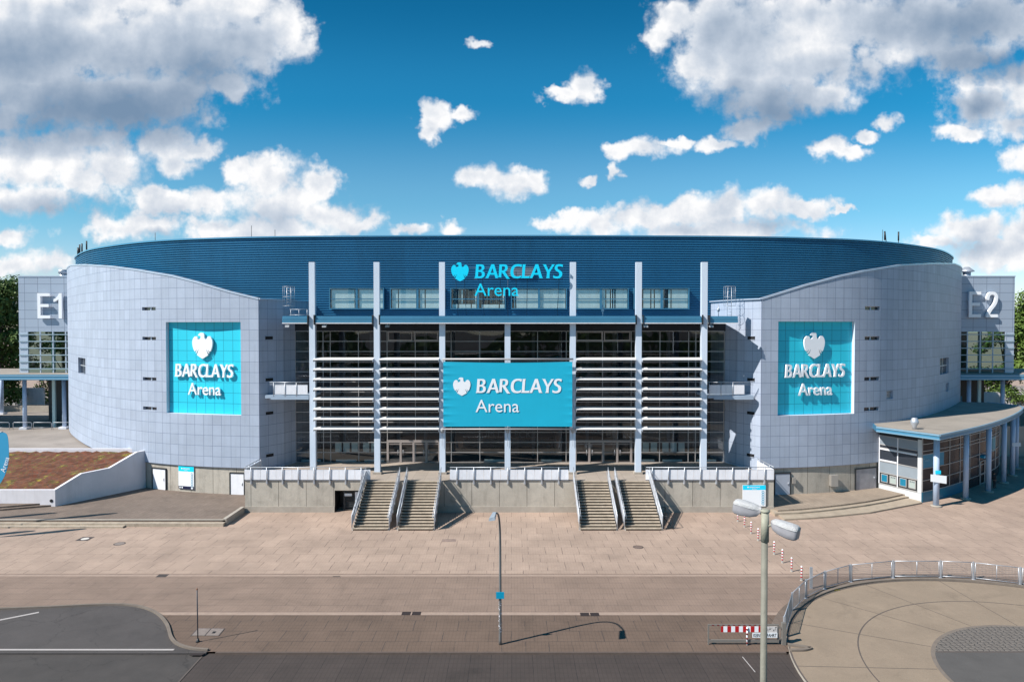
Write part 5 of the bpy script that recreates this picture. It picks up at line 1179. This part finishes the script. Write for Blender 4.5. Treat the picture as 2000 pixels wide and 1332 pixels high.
# bollards
BP = [(1440.8,1018.3),(1454,1029),(1467,1042),(1480.7,1055.6),(1496,1068.5),(1512,1082.6),(1528,1099),(1546,1116),(1565.4,1133.4)]
BLAB = ['red and white bollard farthest back, nearest the terrace wall', 'red and white bollard second nearest the terrace wall', 'red and white bollard third from the terrace wall', 'red and white bollard just left of the tall twin lamp post', 'red and white bollard hidden behind the tall twin lamp post', 'red and white bollard just right of the tall twin lamp post', 'red and white bollard third nearest the curved fence', 'red and white bollard second nearest the curved fence', 'red and white bollard nearest the curved fence']
bl0 = None
for (u, v), lab in zip(BP, BLAB):
    p = gnd(u, v)
    if bl0 is None:
        t_ = thing('bollard', lab, 'bollard', tuple(p), 'striped bollards in a row'); m = MB(); m.lathe((p.x, p.y, 0), [(.055, 0), (.055, 1.0), (.03, 1.03)], 12); obj('post', m, board_w, t_)
        for k in range(4): m = MB(); m.lathe((p.x, p.y, .2+k*.21), [(.0575, 0), (.0575, .1)], 12); obj('red_band', m, red, t_)
        m = MB(); m.lathe((p.x, p.y, 0), [(.11, 0), (.10, .03), (.06, .04)], 12); obj('base', m, concrete_plain, t_); bl0 = t_
    else: t_ = copy_tree(bl0); t_.location = p; t_['label'] = lab
# red and white gate
gb_ = gnd(1383, 1258); gx0, gx1, gy = gb_.x, X_(1527, gb_.y), gb_.y
gt = thing('barrier_gate', 'steel swing gate with red and white stripes beside the turning circle', 'gate', (gx0, gy, 0))
m = MB(); hg = 1.12; m.box(gx0-.02, gx0+.05, gy-.035, gy+.035, -.02, hg); m.box(gx1-.12, gx1-.04, gy-.035, gy+.035, .1, hg); m.box(gx0+.05, gx1-.12, gy-.035, gy+.035, hg-.07, hg); m.box(gx0+.05, gx1-.12, gy-.04, gy+.04, .12, .27)
obj('frame', m, mat('gate_frame_grey', (.20, .18, .16), .6, .1), gt)
m = MB(); 
for i in range(11): x = gx0+.22+i*.29; m.hexa([(x, gy-.042, hg-.068), (x+.12, gy-.042, hg-.068), (x+.12, gy-.037, hg-.068), (x, gy-.037, hg-.068)], [(x-.06, gy-.042, hg-.002), (x+.07, gy-.042, hg-.002), (x+.07, gy-.037, hg-.002), (x-.06, gy-.037, hg-.002)])
obj('rail_stripe', m, mat('stripe_dull_red', (.16, .02, .02), .6), gt)
for mi, mt, nm in ((0, red, 'red_stripe'), (1, board_w, 'white_stripe')):
    m = MB(); x = gx0+.69; k = 0
    while x < gx1-.8:
        w_ = .13 if k == 0 else .215
        if (k % 2 == 0) == (mi == 0): m.box(x, x+w_, gy-.07, gy-.045, .72, 1.03)
        x += w_; k += 1
    obj(nm, m, mt, gt)
px0 = gx0+2.42; m = MB(); m.box(px0, gx1-.15, gy-.095, gy-.075, .42, .69); sp_ = obj('sign_plate', m, board_w, gt)
place_flat('lettering', text_loops_mesh('KEINE ZUFAHRT', .004, .012), mat('black_paint', (.02, .02, .02), .5), sp_, (px0+.05, gy-.097, .46), (1,0,0), gx1-.15-px0-.1, .19, .004)
m = MB(); rr = random.Random(11)
for i in range(26): x = gx1-.85+rr.uniform(0, .6); z = .74+rr.uniform(0, .24); m.box(x, x+rr.uniform(.02, .07), gy-.08, gy-.076, z, z+rr.uniform(.01, .05))
m2 = MB(); m2.box(gx1-.95, gx1-.15, gy-.075, gy-.05, .70, 1.03); obj('stickered_plate', m2, mat('plate_dirty_white', (.6, .56, .54), .6, 0, .2, 8), gt); obj('sticker', m, mat('sticker_dark', (.12, .1, .1), .6), gt)
m = MB(); xx = gx0+2.12
m.tube([(xx, gy-.1, 0), (xx, gy-.1, 1.0)], .045, 10); pst = obj('post', m, board_w, gt); m = MB()
for k in range(4): m.lathe((xx, gy-.1, .08+k*.25), [(.048, 0), (.048, .11)], 10)
obj('red_band', m, mat('stripe_dull_red', (.16, .02, .02), .6), pst)
m = MB(); m.box(gx1+.12, gx1+.34, gy-.1, gy+.1, 0, 1.22); m.box(gx1-.04, gx1+.12, gy-.03, gy+.03, .3, .38); m.box(gx1-.04, gx1+.12, gy-.03, gy+.03, .9, .98); obj('hinge_post', m, mat('gate_frame_grey', (.20, .18, .16), .6, .1), gt)
# curved pedestrian fence
FP = [(1531.5,1245),(1547,1195),(1574,1168),(1611,1150),(1661,1136),(1744,1128),(1837,1128),(1901,1131),(1993,1142),(2090,1158)]
fen = thing('curved_fence', 'curved steel pedestrian fence with mesh panels around the turning circle', 'fence', tuple(gnd(1661, 1136)))
fpts = [gnd(u, v) for u, v in FP]; fh = 1.18
for i, p in enumerate(fpts):
    m = MB(); m.box(p.x-.05, p.x+.05, p.y-.05, p.y+.05, 0, fh+.05); obj('post', m, galv, fen)
    m = MB(); m.lathe((p.x, p.y, 0), [(.14, 0), (.14, .02), (.07, .03)], 10); 
    obj('foot', m, galv, fen)
def mesh_mat():
    mm = bpy.data.materials.new('mesh_wire'); mm.use_nodes = True; b = mm.node_tree.nodes['Principled BSDF']; b.inputs['Base Color'].default_value = (.22, .23, .25, 1); b.inputs['Metallic'].default_value = .5; return mm
MW = mesh_mat()
for a, b in zip(fpts, fpts[1:]):
    d = (b-a); ln_ = d.length; d.normalize(); a_, b_ = a+d*.12, b-d*.12; m = MB(); z0, z1 = Vector((0,0,.12)), Vector((0,0,fh))
    m.tube([a_+z0, a_+z1], .022, 6); m.tube([b_+z0, b_+z1], .022, 6); m.tube([a_+z0, b_+z0], .022, 6); m.tube([a_+z1, b_+z1], .025, 6)
    if ln_ > 2.6: c = a_.lerp(b_, .5); m.tube([c+z0, c+z1], .022, 6)
    pf = obj('panel_frame', m, galv, fen); m = MB(); k = int(ln_/.09)
    for i in range(1, k): c = a_.lerp(b_, i/k); m.tube([c+z0, c+z1], .007, 3, False)
    for i in range(1, 8): z = Vector((0,0,.12+(fh-.12)*i/8)); m.tube([a_+z, b_+z], .007, 3, False)
    obj('wire_mesh', m, MW, pf)
p = gnd(1584, 1149); m = MB(); m.box(p.x-.09, p.x+.09, p.y-.03, p.y+.03, .0, 1.45); tag(obj('marker_plate', m, galv), 'narrow upright steel plate just behind the curved fence', 'marker')
m = MB(); c = gnd(1628, 1153); rr = random.Random(2)
for i in range(60): x, y = c.x+rr.gauss(0, .16), c.y+rr.gauss(0, .08); m.face([(x-.05, y, .02), (x+.05, y+.01, .03), (x+rr.uniform(-.05, .05), y, .12)])
tag(obj('weed', m, mat('weed_yellow', (.22, .19, .03), .8)), 'small yellowish weed growing by the kerb below the curved fence', 'plant')
# covers, drains
def plate(nm, lab, cat, pts, z, mt, grp=None):
    m = MB(); m.hexa([(p.x, p.y, -.02) for p in pts], [(p.x, p.y, z) for p in pts]); return tag(obj(nm, m, mt), lab, cat, grp)
iron = mat('cast_iron', (.07, .055, .05), .7, .2, .3, 6); iron_l = mat('cover_concrete', (.22, .18, .16), .85, 0, .15, 4)
def rect(u, v, w_, d_, z=.006): c = gnd(u, v); return [Vector((c.x-w_, c.y-d_, z)), Vector((c.x+w_, c.y-d_, z)), Vector((c.x+w_, c.y+d_, z)), Vector((c.x-w_, c.y+d_, z))]
def manhole(u, v, r, lab, square, fill):
    c = gnd(u, v); t_ = thing('manhole_cover', lab, 'manhole cover', tuple(c))
    m = MB(); 
    if square: m.box(c.x-r*1.35, c.x+r*1.35, c.y-r*1.35, c.y+r*1.35, -.01, .006)
    else: m.lathe((c.x, c.y, -.01), [(r, 0), (r, .016)], 28)
    obj('frame', m, iron, t_); m = MB(); m.lathe((c.x, c.y, 0), [(r*.8, 0), (r*.8, .012)], 24); obj('lid', m, fill, t_)
manhole(166, 1052, .38, 'square framed manhole cover with pale round lid near the left steps', True, mat('lid_pale', (.6, .55, .5), .8))
manhole(233.5, 1061.5, .45, 'round manhole cover with thin dark ring near the left steps', False, plaza_lid if False else iron_l)
manhole(1246.5, 1068, .42, 'round dark manhole cover in front of the rightmost staircase', False, mat('iron_brown', (.17, .12, .10), .7))
plate('drain_grate', 'single dark drain grate on the pale strip at left', 'drain', rect(317, 1124, .35, .28), .009, iron)
plate('drain_grate', 'narrow drain grate on the pale strip left of the lamp', 'drain', rect(657, 1125.5, .25, .07), .009, iron)
for u, lab in ((793.5, 'drain grate, left one of the pair in front of the left stairs'), (813.5, 'drain grate, right one of the pair in front of the left stairs'), (1142, 'drain grate, left one of the pair right of the lamp'), (1161.5, 'drain grate, right one of the pair right of the lamp')):
    plate('drain_grate', lab, 'drain', rect(u, 1197.5 if u < 1000 else 1199.5, .27, .24), .012, mat('grate_dark', (.03, .02, .018), .7), 'drain grates in pairs on the pale strip')
hq = [gnd(372, 1241.5), gnd(428, 1241.5), gnd(440, 1227), gnd(386, 1226.5)]; t_ = thing('utility_hatch', 'double concrete utility hatch beside the thin dark pole', 'hatch', tuple(hq[0]))
m = MB(); m.hexa([(p.x, p.y, -.01) for p in hq], [(p.x, p.y, .01) for p in hq]); obj('frame', m, iron, t_)
c = sum(hq, Vector())/4
for f0, f1 in ((0, .48), (.52, 1)):
    q = [hq[0].lerp(hq[1], f0), hq[0].lerp(hq[1], f1), hq[3].lerp(hq[2], f1), hq[3].lerp(hq[2], f0)]; q = [c+(p-c)*.93 for p in q]; m = MB(); m.hexa([(p.x, p.y, 0) for p in q], [(p.x, p.y, .018) for p in q]); obj('lid', m, iron_l, t_)
p = gnd(418, 1235); m = MB(); m.box(p.x-.09, p.x+.09, p.y-.12, p.y+.12, 0, .024); obj('lifting_slot', m, black, t_)
plate('patch', 'dark square paving patch between the stairs', 'paving patch', rect(877, 1055, .58, .38), .005, mat('patch_brown', (.25, .18, .15), .9, 0, .3, 3))
plate('drain_grate', 'dark sunken drain by the kerb below the thin pole', 'drain', [Vector((gnd(382, 1280).x+dx, gnd(382, 1277).y+dy, 0)) for dx, dy in ((-.35, -.12), (.3, -.12), (.4, .1), (-.25, .1))], .014, MAT['grate_dark'])

# feather flags
def flag(x, y, hz_, lab, txt=False):
    t_ = thing('feather_flag', lab, 'flag', (x-1.6, y, .3), 'tall feather flags'); m = MB(); z0 = .3 if y > 59 else 0
    pole = catmull([(x-1.55, y, z0), (x-1.5, y, 3.5), (x-1.35, y, hz_-1.6), (x-1.0, y, hz_-.3), (x-.45, y, hz_)], 6); m.tube(pole, .035, 6); obj('pole', m, galv, t_)
    m = MB(); out = catmull([(x-.5, 0, hz_-.02), (x-.02, 0, hz_-.25), (x+.12, 0, hz_-1.2), (x+.1, 0, hz_-2.4), (x-.1, 0, hz_-3.4), (x-.6, 0, hz_-4.4), (x-1.46, 0, hz_-5.3)], 5); inn = [pole[min(int(len(pole)*(1-i/(len(out)-1)*.62)), len(pole)-1)] for i in range(len(out))]
    for (a, b), (c, d) in zip(zip(out, inn), zip(out[1:], inn[1:])):
        m.face([(a.x, y-.02, a.z), (c.x, y-.02, c.z), (d.x, y, d.z), (b.x, y, b.z)], None, True); m.face([(a.x, y+.0, a.z), (c.x, y+.0, c.z), (d.x, y+.02, d.z), (b.x, y+.02, b.z)], None, True)
    obj('cloth', m, mat('flag_blue', (.03, .30, .52), .6), t_)
    if txt:
        me = text_loops_mesh('Arena', .006); o = place_flat('lettering', me, letter_w, t_, (0, 0, 0), (1,0,0), 1.35, .42, .006)
        o0 = ORG[t_.name]; rot = Matrix.Rotation(R(72), 4, 'Y').inverted()
        for v in me.vertices: q = v.co + o0; v.co = rot @ q + Vector((x-.22, y-.05, hz_-3.55)) - o0
    m = MB(); m.box(x-1.95, x-1.15, y-.4, y+.4, z0, z0+.06); obj('base', m, dark, t_)
fy = 58.7
flag(X_(13, fy)-.08, fy, 8.55, 'blue feather flag with white lettering at the left edge, in front of the sedum roof', True)
flag(-49.0, 58.9, 8.4, 'blue feather flag just outside the left edge, beside the lettered flag')
flag(-44.6, 55.2, 8.4, 'blue feather flag outside the left edge, nearer the viewer')
flag(-48.6, 54.6, 8.4, 'blue feather flag outside the left edge, farthest out and nearest the viewer')

# ================================================================== PERSON in the kiosk shade
def person(p, lab, cloth, face=-1):
    x, y, z = p
    J = {'pel':(0,0,.93), 'wa':(0,0,1.1), 'ch':(0,.02,1.32), 'nk':(0,.01,1.47), 'hd':(0,-.02,1.6), 'tp':(0,-.01,1.72),
         'sl':(-.18,.01,1.4), 'el':(-.25,.0,1.13), 'wl':(-.16,-.16,.98), 'sr':(.18,.01,1.4), 'er':(.26,.03,1.13), 'wr':(.25,-.06,.9),
         'hl':(-.09,0,.88), 'kl':(-.11,-.03,.49), 'al':(-.12,.02,.09), 'fl':(-.13,-.16,.04), 'hr':(.09,0,.88), 'kr':(.12,-.04,.49), 'ar':(.14,.0,.09), 'fr':(.17,-.17,.04)}
    rad = dict(pel=.15, wa=.13, ch=.155, nk=.06, hd=.095, tp=.07, sl=.07, el=.048, wl=.033, sr=.07, er=.048, wr=.033, hl=.1, kl=.065, al=.045, fl=.04, hr=.1, kr=.065, ar=.045, fr=.04)
    E = [('pel','wa'),('wa','ch'),('ch','nk'),('nk','hd'),('hd','tp'),('ch','sl'),('sl','el'),('el','wl'),('ch','sr'),('sr','er'),('er','wr'),('pel','hl'),('hl','kl'),('kl','al'),('al','fl'),('pel','hr'),('hr','kr'),('kr','ar'),('ar','fr')]
    for s, w_ in (('l', 'wl'), ('r', 'wr')):
        wx, wy, wz = J[w_]; J['p'+s] = (wx, wy-.02, wz-.07); rad['p'+s] = .03; E.append((w_, 'p'+s))
        for k in range(5):
            nm = f'f{s}{k}'; J[nm] = (wx-.03+.015*k, wy-.03-(.03 if k == 4 else 0), wz-.13+(.04 if k == 4 else 0)-.008*(2-abs(k-2))); rad[nm] = .009; E.append(('p'+s, nm))
    names = list(J); me = bpy.data.meshes.new('body'); me.from_pydata([J[k] for k in names], [(names.index(a), names.index(b)) for a, b in E], []); ob = bpy.data.objects.new('body', me); COL.objects.link(ob)
    md = ob.modifiers.new('s', 'SKIN'); sv = me.skin_vertices[0].data
    for i, k in enumerate(names): sv[i].radius = (rad[k], rad[k]); sv[i].use_root = (k == 'pel')
    ob.modifiers.new('u', 'SUBSURF').levels = 2; ob.modifiers['u'].render_levels = 2
    dg = bpy.context.evaluated_depsgraph_get(); dg.update(); nm_ = bpy.data.meshes.new_from_object(ob.evaluated_get(dg)); bpy.data.objects.remove(ob)
    nm_.materials.clear(); nm_.materials.append(mat('dark_clothes', (.02, .02, .025), .8)); nm_.materials.append(mat('skin', (.35, .2, .14), .6))
    for pl_ in nm_.polygons:
        c = pl_.center; pl_.material_index = 1 if (c.z > 1.5 or (abs(c.x) > .12 and c.z < 1.0 and c.z > .7 and (c - Vector(J['wl' if c.x < 0 else 'wr'])).length < .16 and c.z < J['wl' if c.x < 0 else 'wr'][2]-.02)) else 0; pl_.use_smooth = True
    b = bpy.data.objects.new('person', nm_); COL.objects.link(b); b.location = p; b.rotation_euler.z = R(25)
    tag(b, lab, 'person'); ORG[b.name] = Vector()
    m = MB(); m.lathe((0, .015, 1.60), [(.10, 0), (.112, .06), (.10, .12), (.06, .155), (.01, .165)], 12); h = obj('hair', m, mat('hair_dark', (.015, .01, .008), .7), b)
    m = MB(); m.lathe((-.035, -.105, 1.615), [(.012, 0), (.012, .012)], 6); m.lathe((.035, -.105, 1.615), [(.012, 0), (.012, .012)], 6); obj('eyes', m, black, b)
    m = MB(); m.hexa([(-.015, -.125, 1.57), (.015, -.125, 1.57), (.01, -.09, 1.57), (-.01, -.09, 1.57)], [(-.005, -.11, 1.61), (.005, -.11, 1.61), (.005, -.09, 1.61), (-.005, -.09, 1.61)]); obj('nose', m, MAT['skin'], b)
    m = MB(); m.lathe((0, 0, .98), [(.165, 0), (.17, .12), (.175, .3), (.19, .38), (.12, .45)], 14); obj('jacket', m, mat('jacket_black', (.015, .015, .02), .8), b)
person(gnd(1941.5, 953), 'person in dark clothes standing in the shade under the kiosk canopy', None)

# ================================================================== TREES
leaf_mats = []
def leaf_mat(nm, c1, c2):
    m = bpy.data.materials.new(nm); m.use_nodes = True; nt = m.node_tree; b = nt.nodes['Principled BSDF']; b.inputs['Roughness'].default_value = .6; b.inputs['Specular IOR Level'].default_value = .3
    tc = nt.nodes.new('ShaderNodeTexCoord'); n = nt.nodes.new('ShaderNodeTexNoise'); n.inputs['Scale'].default_value = .8; n.inputs['Detail'].default_value = 6; nt.links.new(tc.outputs['Object'], n.inputs['Vector'])
    r = nt.nodes.new('ShaderNodeValToRGB'); r.color_ramp.elements[0].position = .35; r.color_ramp.elements[0].color = (*c1, 1); r.color_ramp.elements[1].position = .68; r.color_ramp.elements[1].color = (*c2, 1)
    nt.links.new(n.outputs['Fac'], r.inputs[0]); nt.links.new(r.outputs[0], b.inputs['Base Color']); b.inputs['Subsurface Weight'].default_value = 0
    return m
LM = [leaf_mat('foliage_a', (.07, .13, .02), (.16, .23, .05)), leaf_mat('foliage_b', (.06, .11, .025), (.13, .19, .045)), leaf_mat('foliage_c', (.08, .14, .02), (.19, .25, .04))]
bark = mat('bark', (.10, .075, .055), .9, 0, .2, 3, .4)
def tree(x, y, h, r, mi, lab, seed, z0=0, nleaf=7000, base=.18):
    rg = random.Random(seed); t_ = thing('tree', lab, 'tree', (x, y, z0), 'trees beyond the arena')
    m = MB(); m.tube([(x, y, z0), (x+rg.uniform(-.3, .3), y, z0+h*.4), (x+rg.uniform(-.5, .5), y, z0+h*.85)], [r*.07, r*.045, .06], 8)
    lobes = []
    for k in range(38):
        f = rg.uniform(base, 1); rr_ = r*(.55+.6*math.sin(PI*min(1, (f-base)/(1-base)*.85+.12)))*.62; a = rg.uniform(0, 2*PI); q = rg.uniform(.35, 1)
        c = Vector((x+math.cos(a)*rr_*q, y+math.sin(a)*rr_*q, z0+h*(f*.9))); lobes.append((c, r*rg.uniform(.24, .42)))
        if k % 3 == 0: m.tube([(x, y, z0+h*f*.55), c], [.12, .03], 5)
    obj('trunk', m, bark, t_); m = MB(); V_, Fc = [], []
    for _ in range(nleaf):
        c, lr = rg.choice(lobes); d = Vector((rg.gauss(0,1), rg.gauss(0,1), rg.gauss(0,1))).normalized(); p = c + Vector((d.x, d.y, d.z*.8))*lr*(rg.random()**.35)
        n_ = (d+Vector((rg.gauss(0,.5), rg.gauss(0,.5), rg.gauss(0,.5)+.3))).normalized(); a = n_.orthogonal().normalized(); b = n_.cross(a); s = rg.uniform(.2, .42); th_ = rg.uniform(0, 2*PI)
        a, b = a*math.cos(th_)+b*math.sin(th_), b*math.cos(th_)-a*math.sin(th_); k = len(V_); V_ += [tuple(p-a*s), tuple(p-b*s*.5), tuple(p+a*s), tuple(p+b*s*.5)]; Fc.append((k, k+1, k+2, k+3))
    m.v = V_; m.f = Fc; m.m = [0]*len(Fc); m.uv = [None]*len(Fc); m.sm = [False]*len(Fc); obj('crown', m, LM[mi], t_)
tree(-93, 124, 29, 7, 1, 'tall dark tree rising highest behind the left entrance block', 1, nleaf=17000)
tree(-98, 116, 19, 5.5, 2, 'lighter green tree in front at the left edge beside the entrance block', 2, nleaf=17000)
tree(-104, 130, 25, 7, 0, 'mid green tree at the far left edge behind the canopy', 3, nleaf=9000)
tree(-88, 134, 23, 7, 0, 'mid green tree partly hidden by the left entrance block', 4)
tree(-97, 112, 10.5, 4.5, 2, 'low bushy tree just above the left canopy roof', 14, base=.1, nleaf=8000)
tree(-116, 140, 23, 8, 1, 'dark tree farthest out behind the left canopy', 5)
tree(98, 126, 27.5, 7, 0, 'tall green tree at the right edge beside the right entrance block', 6, nleaf=17000)
tree(94, 130, 23, 6, 1, 'dark tree directly behind the right entrance block', 7)
tree(103, 118, 19, 6, 2, 'lighter green tree at the right edge above the canopy', 8, nleaf=17000)
tree(108, 135, 24, 8, 1, 'dark tree farthest out at the right edge', 9)
tree(90, 134, 10, 4, 0, 'low green tree seen under the right canopy', 10, base=.1)

# ================================================================== wear on roads, unseen wood added behind the viewer for reflections
def add_wear(m, dark_amt=.5, crack=True, scale=.16, speck=60):
    nt = m.node_tree; b = nt.nodes['Principled BSDF']; src = b.inputs['Base Color'].links[0].from_socket; N = nt.nodes.new; K = nt.links.new
    tc = N('ShaderNodeTexCoord')
    def noise(sc, det, ro, dist=0):
        n = N('ShaderNodeTexNoise'); n.inputs['Scale'].default_value = sc; n.inputs['Detail'].default_value = det; n.inputs['Roughness'].default_value = ro; n.inputs['Distortion'].default_value = dist; K(tc.outputs['Object'], n.inputs['Vector']); return n.outputs['Fac']
    def rng_(x, a, c, lo, hi):
        r = N('ShaderNodeMapRange'); r.inputs[1].default_value = a; r.inputs[2].default_value = c; r.inputs[3].default_value = lo; r.inputs[4].default_value = hi; K(x, r.inputs[0]); return r.outputs[0]
    def mul(a, c):
        n = N('ShaderNodeMath'); n.operation = 'MULTIPLY'; K(a, n.inputs[0]); K(c, n.inputs[1]); return n.outputs[0]
    f = mul(rng_(noise(scale, 7, .7, .6), .55, .75, 1, 1-dark_amt), rng_(noise(speck, 2, .5), .3, .7, .88, 1.12))
    f = mul(f, rng_(noise(2.3, 6, .75), .60, .68, 1, 1-dark_amt*.45))
    if crack:
        v = N('ShaderNodeTexVoronoi'); v.feature = 'DISTANCE_TO_EDGE'; v.inputs['Scale'].default_value = .23
        mx = N('ShaderNodeVectorMath'); mx.operation = 'MULTIPLY_ADD'; nn = N('ShaderNodeTexNoise'); nn.inputs['Scale'].default_value = 1.1; nn.inputs['Detail'].default_value = 6; K(tc.outputs['Object'], nn.inputs['Vector'])
        K(nn.outputs['Color'], mx.inputs[0]); mx.inputs[1].default_value = (1.6, 1.6, 0); K(tc.outputs['Object'], mx.inputs[2]); K(mx.outputs[0], v.inputs['Vector'])
        f = mul(f, rng_(v.outputs['Distance'], 0, .008, .62, 1))
    s_ = N('ShaderNodeVectorMath'); s_.operation = 'SCALE'; K(src, s_.inputs[0]); K(f, s_.inputs['Scale']); K(s_.outputs[0], b.inputs['Base Color'])
def add_streaks(m, amt, coord='UV', sc=(2.2, .07)):
    nt = m.node_tree; b = nt.nodes['Principled BSDF']; src = b.inputs['Base Color'].links[0].from_socket; N = nt.nodes.new; K = nt.links.new
    tc = N('ShaderNodeTexCoord'); mp = N('ShaderNodeMapping'); mp.inputs['Scale'].default_value = (sc[0], sc[1] if coord == 'UV' else sc[0], sc[1]); K(tc.outputs[coord], mp.inputs[0])
    n = N('ShaderNodeTexNoise'); n.inputs['Scale'].default_value = 1.0; n.inputs['Detail'].default_value = 6; n.inputs['Roughness'].default_value = .7; K(mp.outputs[0], n.inputs['Vector'])
    r = N('ShaderNodeMapRange'); r.inputs[1].default_value = .5; r.inputs[2].default_value = .75; r.inputs[3].default_value = 1; r.inputs[4].default_value = 1-amt; K(n.outputs['Fac'], r.inputs[0])
    s_ = N('ShaderNodeVectorMath'); s_.operation = 'SCALE'; K(src, s_.inputs[0]); K(r.outputs[0], s_.inputs['Scale']); K(s_.outputs[0], b.inputs['Base Color'])
add_streaks(panel, .16); add_streaks(concrete, .3, sc=(1.8, .25)); add_streaks(steel_blue, .25, 'Object', (.22, .02)); add_streaks(wallwhite, .14, 'Object', (1.2, .1)); add_streaks(white, .18, 'Object', (2.5, .3))
add_wear(asphalt, .35, True); add_wear(asphalt_d, .35, True); add_wear(conc_ring, .28, False, .3, 40)
add_wear(plaza, .30, False, .11, 25); add_wear(plaza_b, .3, False, .14, 25); add_wear(plaza_c, .35, False, .2, 30); add_wear(road_pav, .35, False, .2, 30); add_wear(platform_m, .35, False, .3, 30)
add_wear(concrete, .3, False, .5, 20); add_wear(roof_conc, .3, False, .25, 20); add_wear(MAT['deck_concrete'], .35, False, .2, 20); add_wear(step_m, .45, False, 1.5, 20)
m = MB(); rg = random.Random(21)
for i in range(9000):
    x = rg.uniform(-230, 230); h = 15+6*math.sin(x*.05)+4*math.sin(x*.17+1); z = h*(rg.random()**.7); y = -110+rg.uniform(-8, 8)+10*math.sin(x*.03)
    c = Vector((x, y, z)); a = Vector((rg.gauss(0,1), rg.gauss(0,.5), rg.gauss(0,1))).normalized()*rg.uniform(.8, 1.9); b = Vector((-a.z, rg.gauss(0,.6), a.x)); m.face([c-a, c-b*.6, c+a, c+b*.6])
o = tag(obj('added_woodland', m, LM[1]), 'unseen belt of green trees added behind the viewer for the glazing to mirror', 'added_woodland'); o['kind'] = 'stuff'
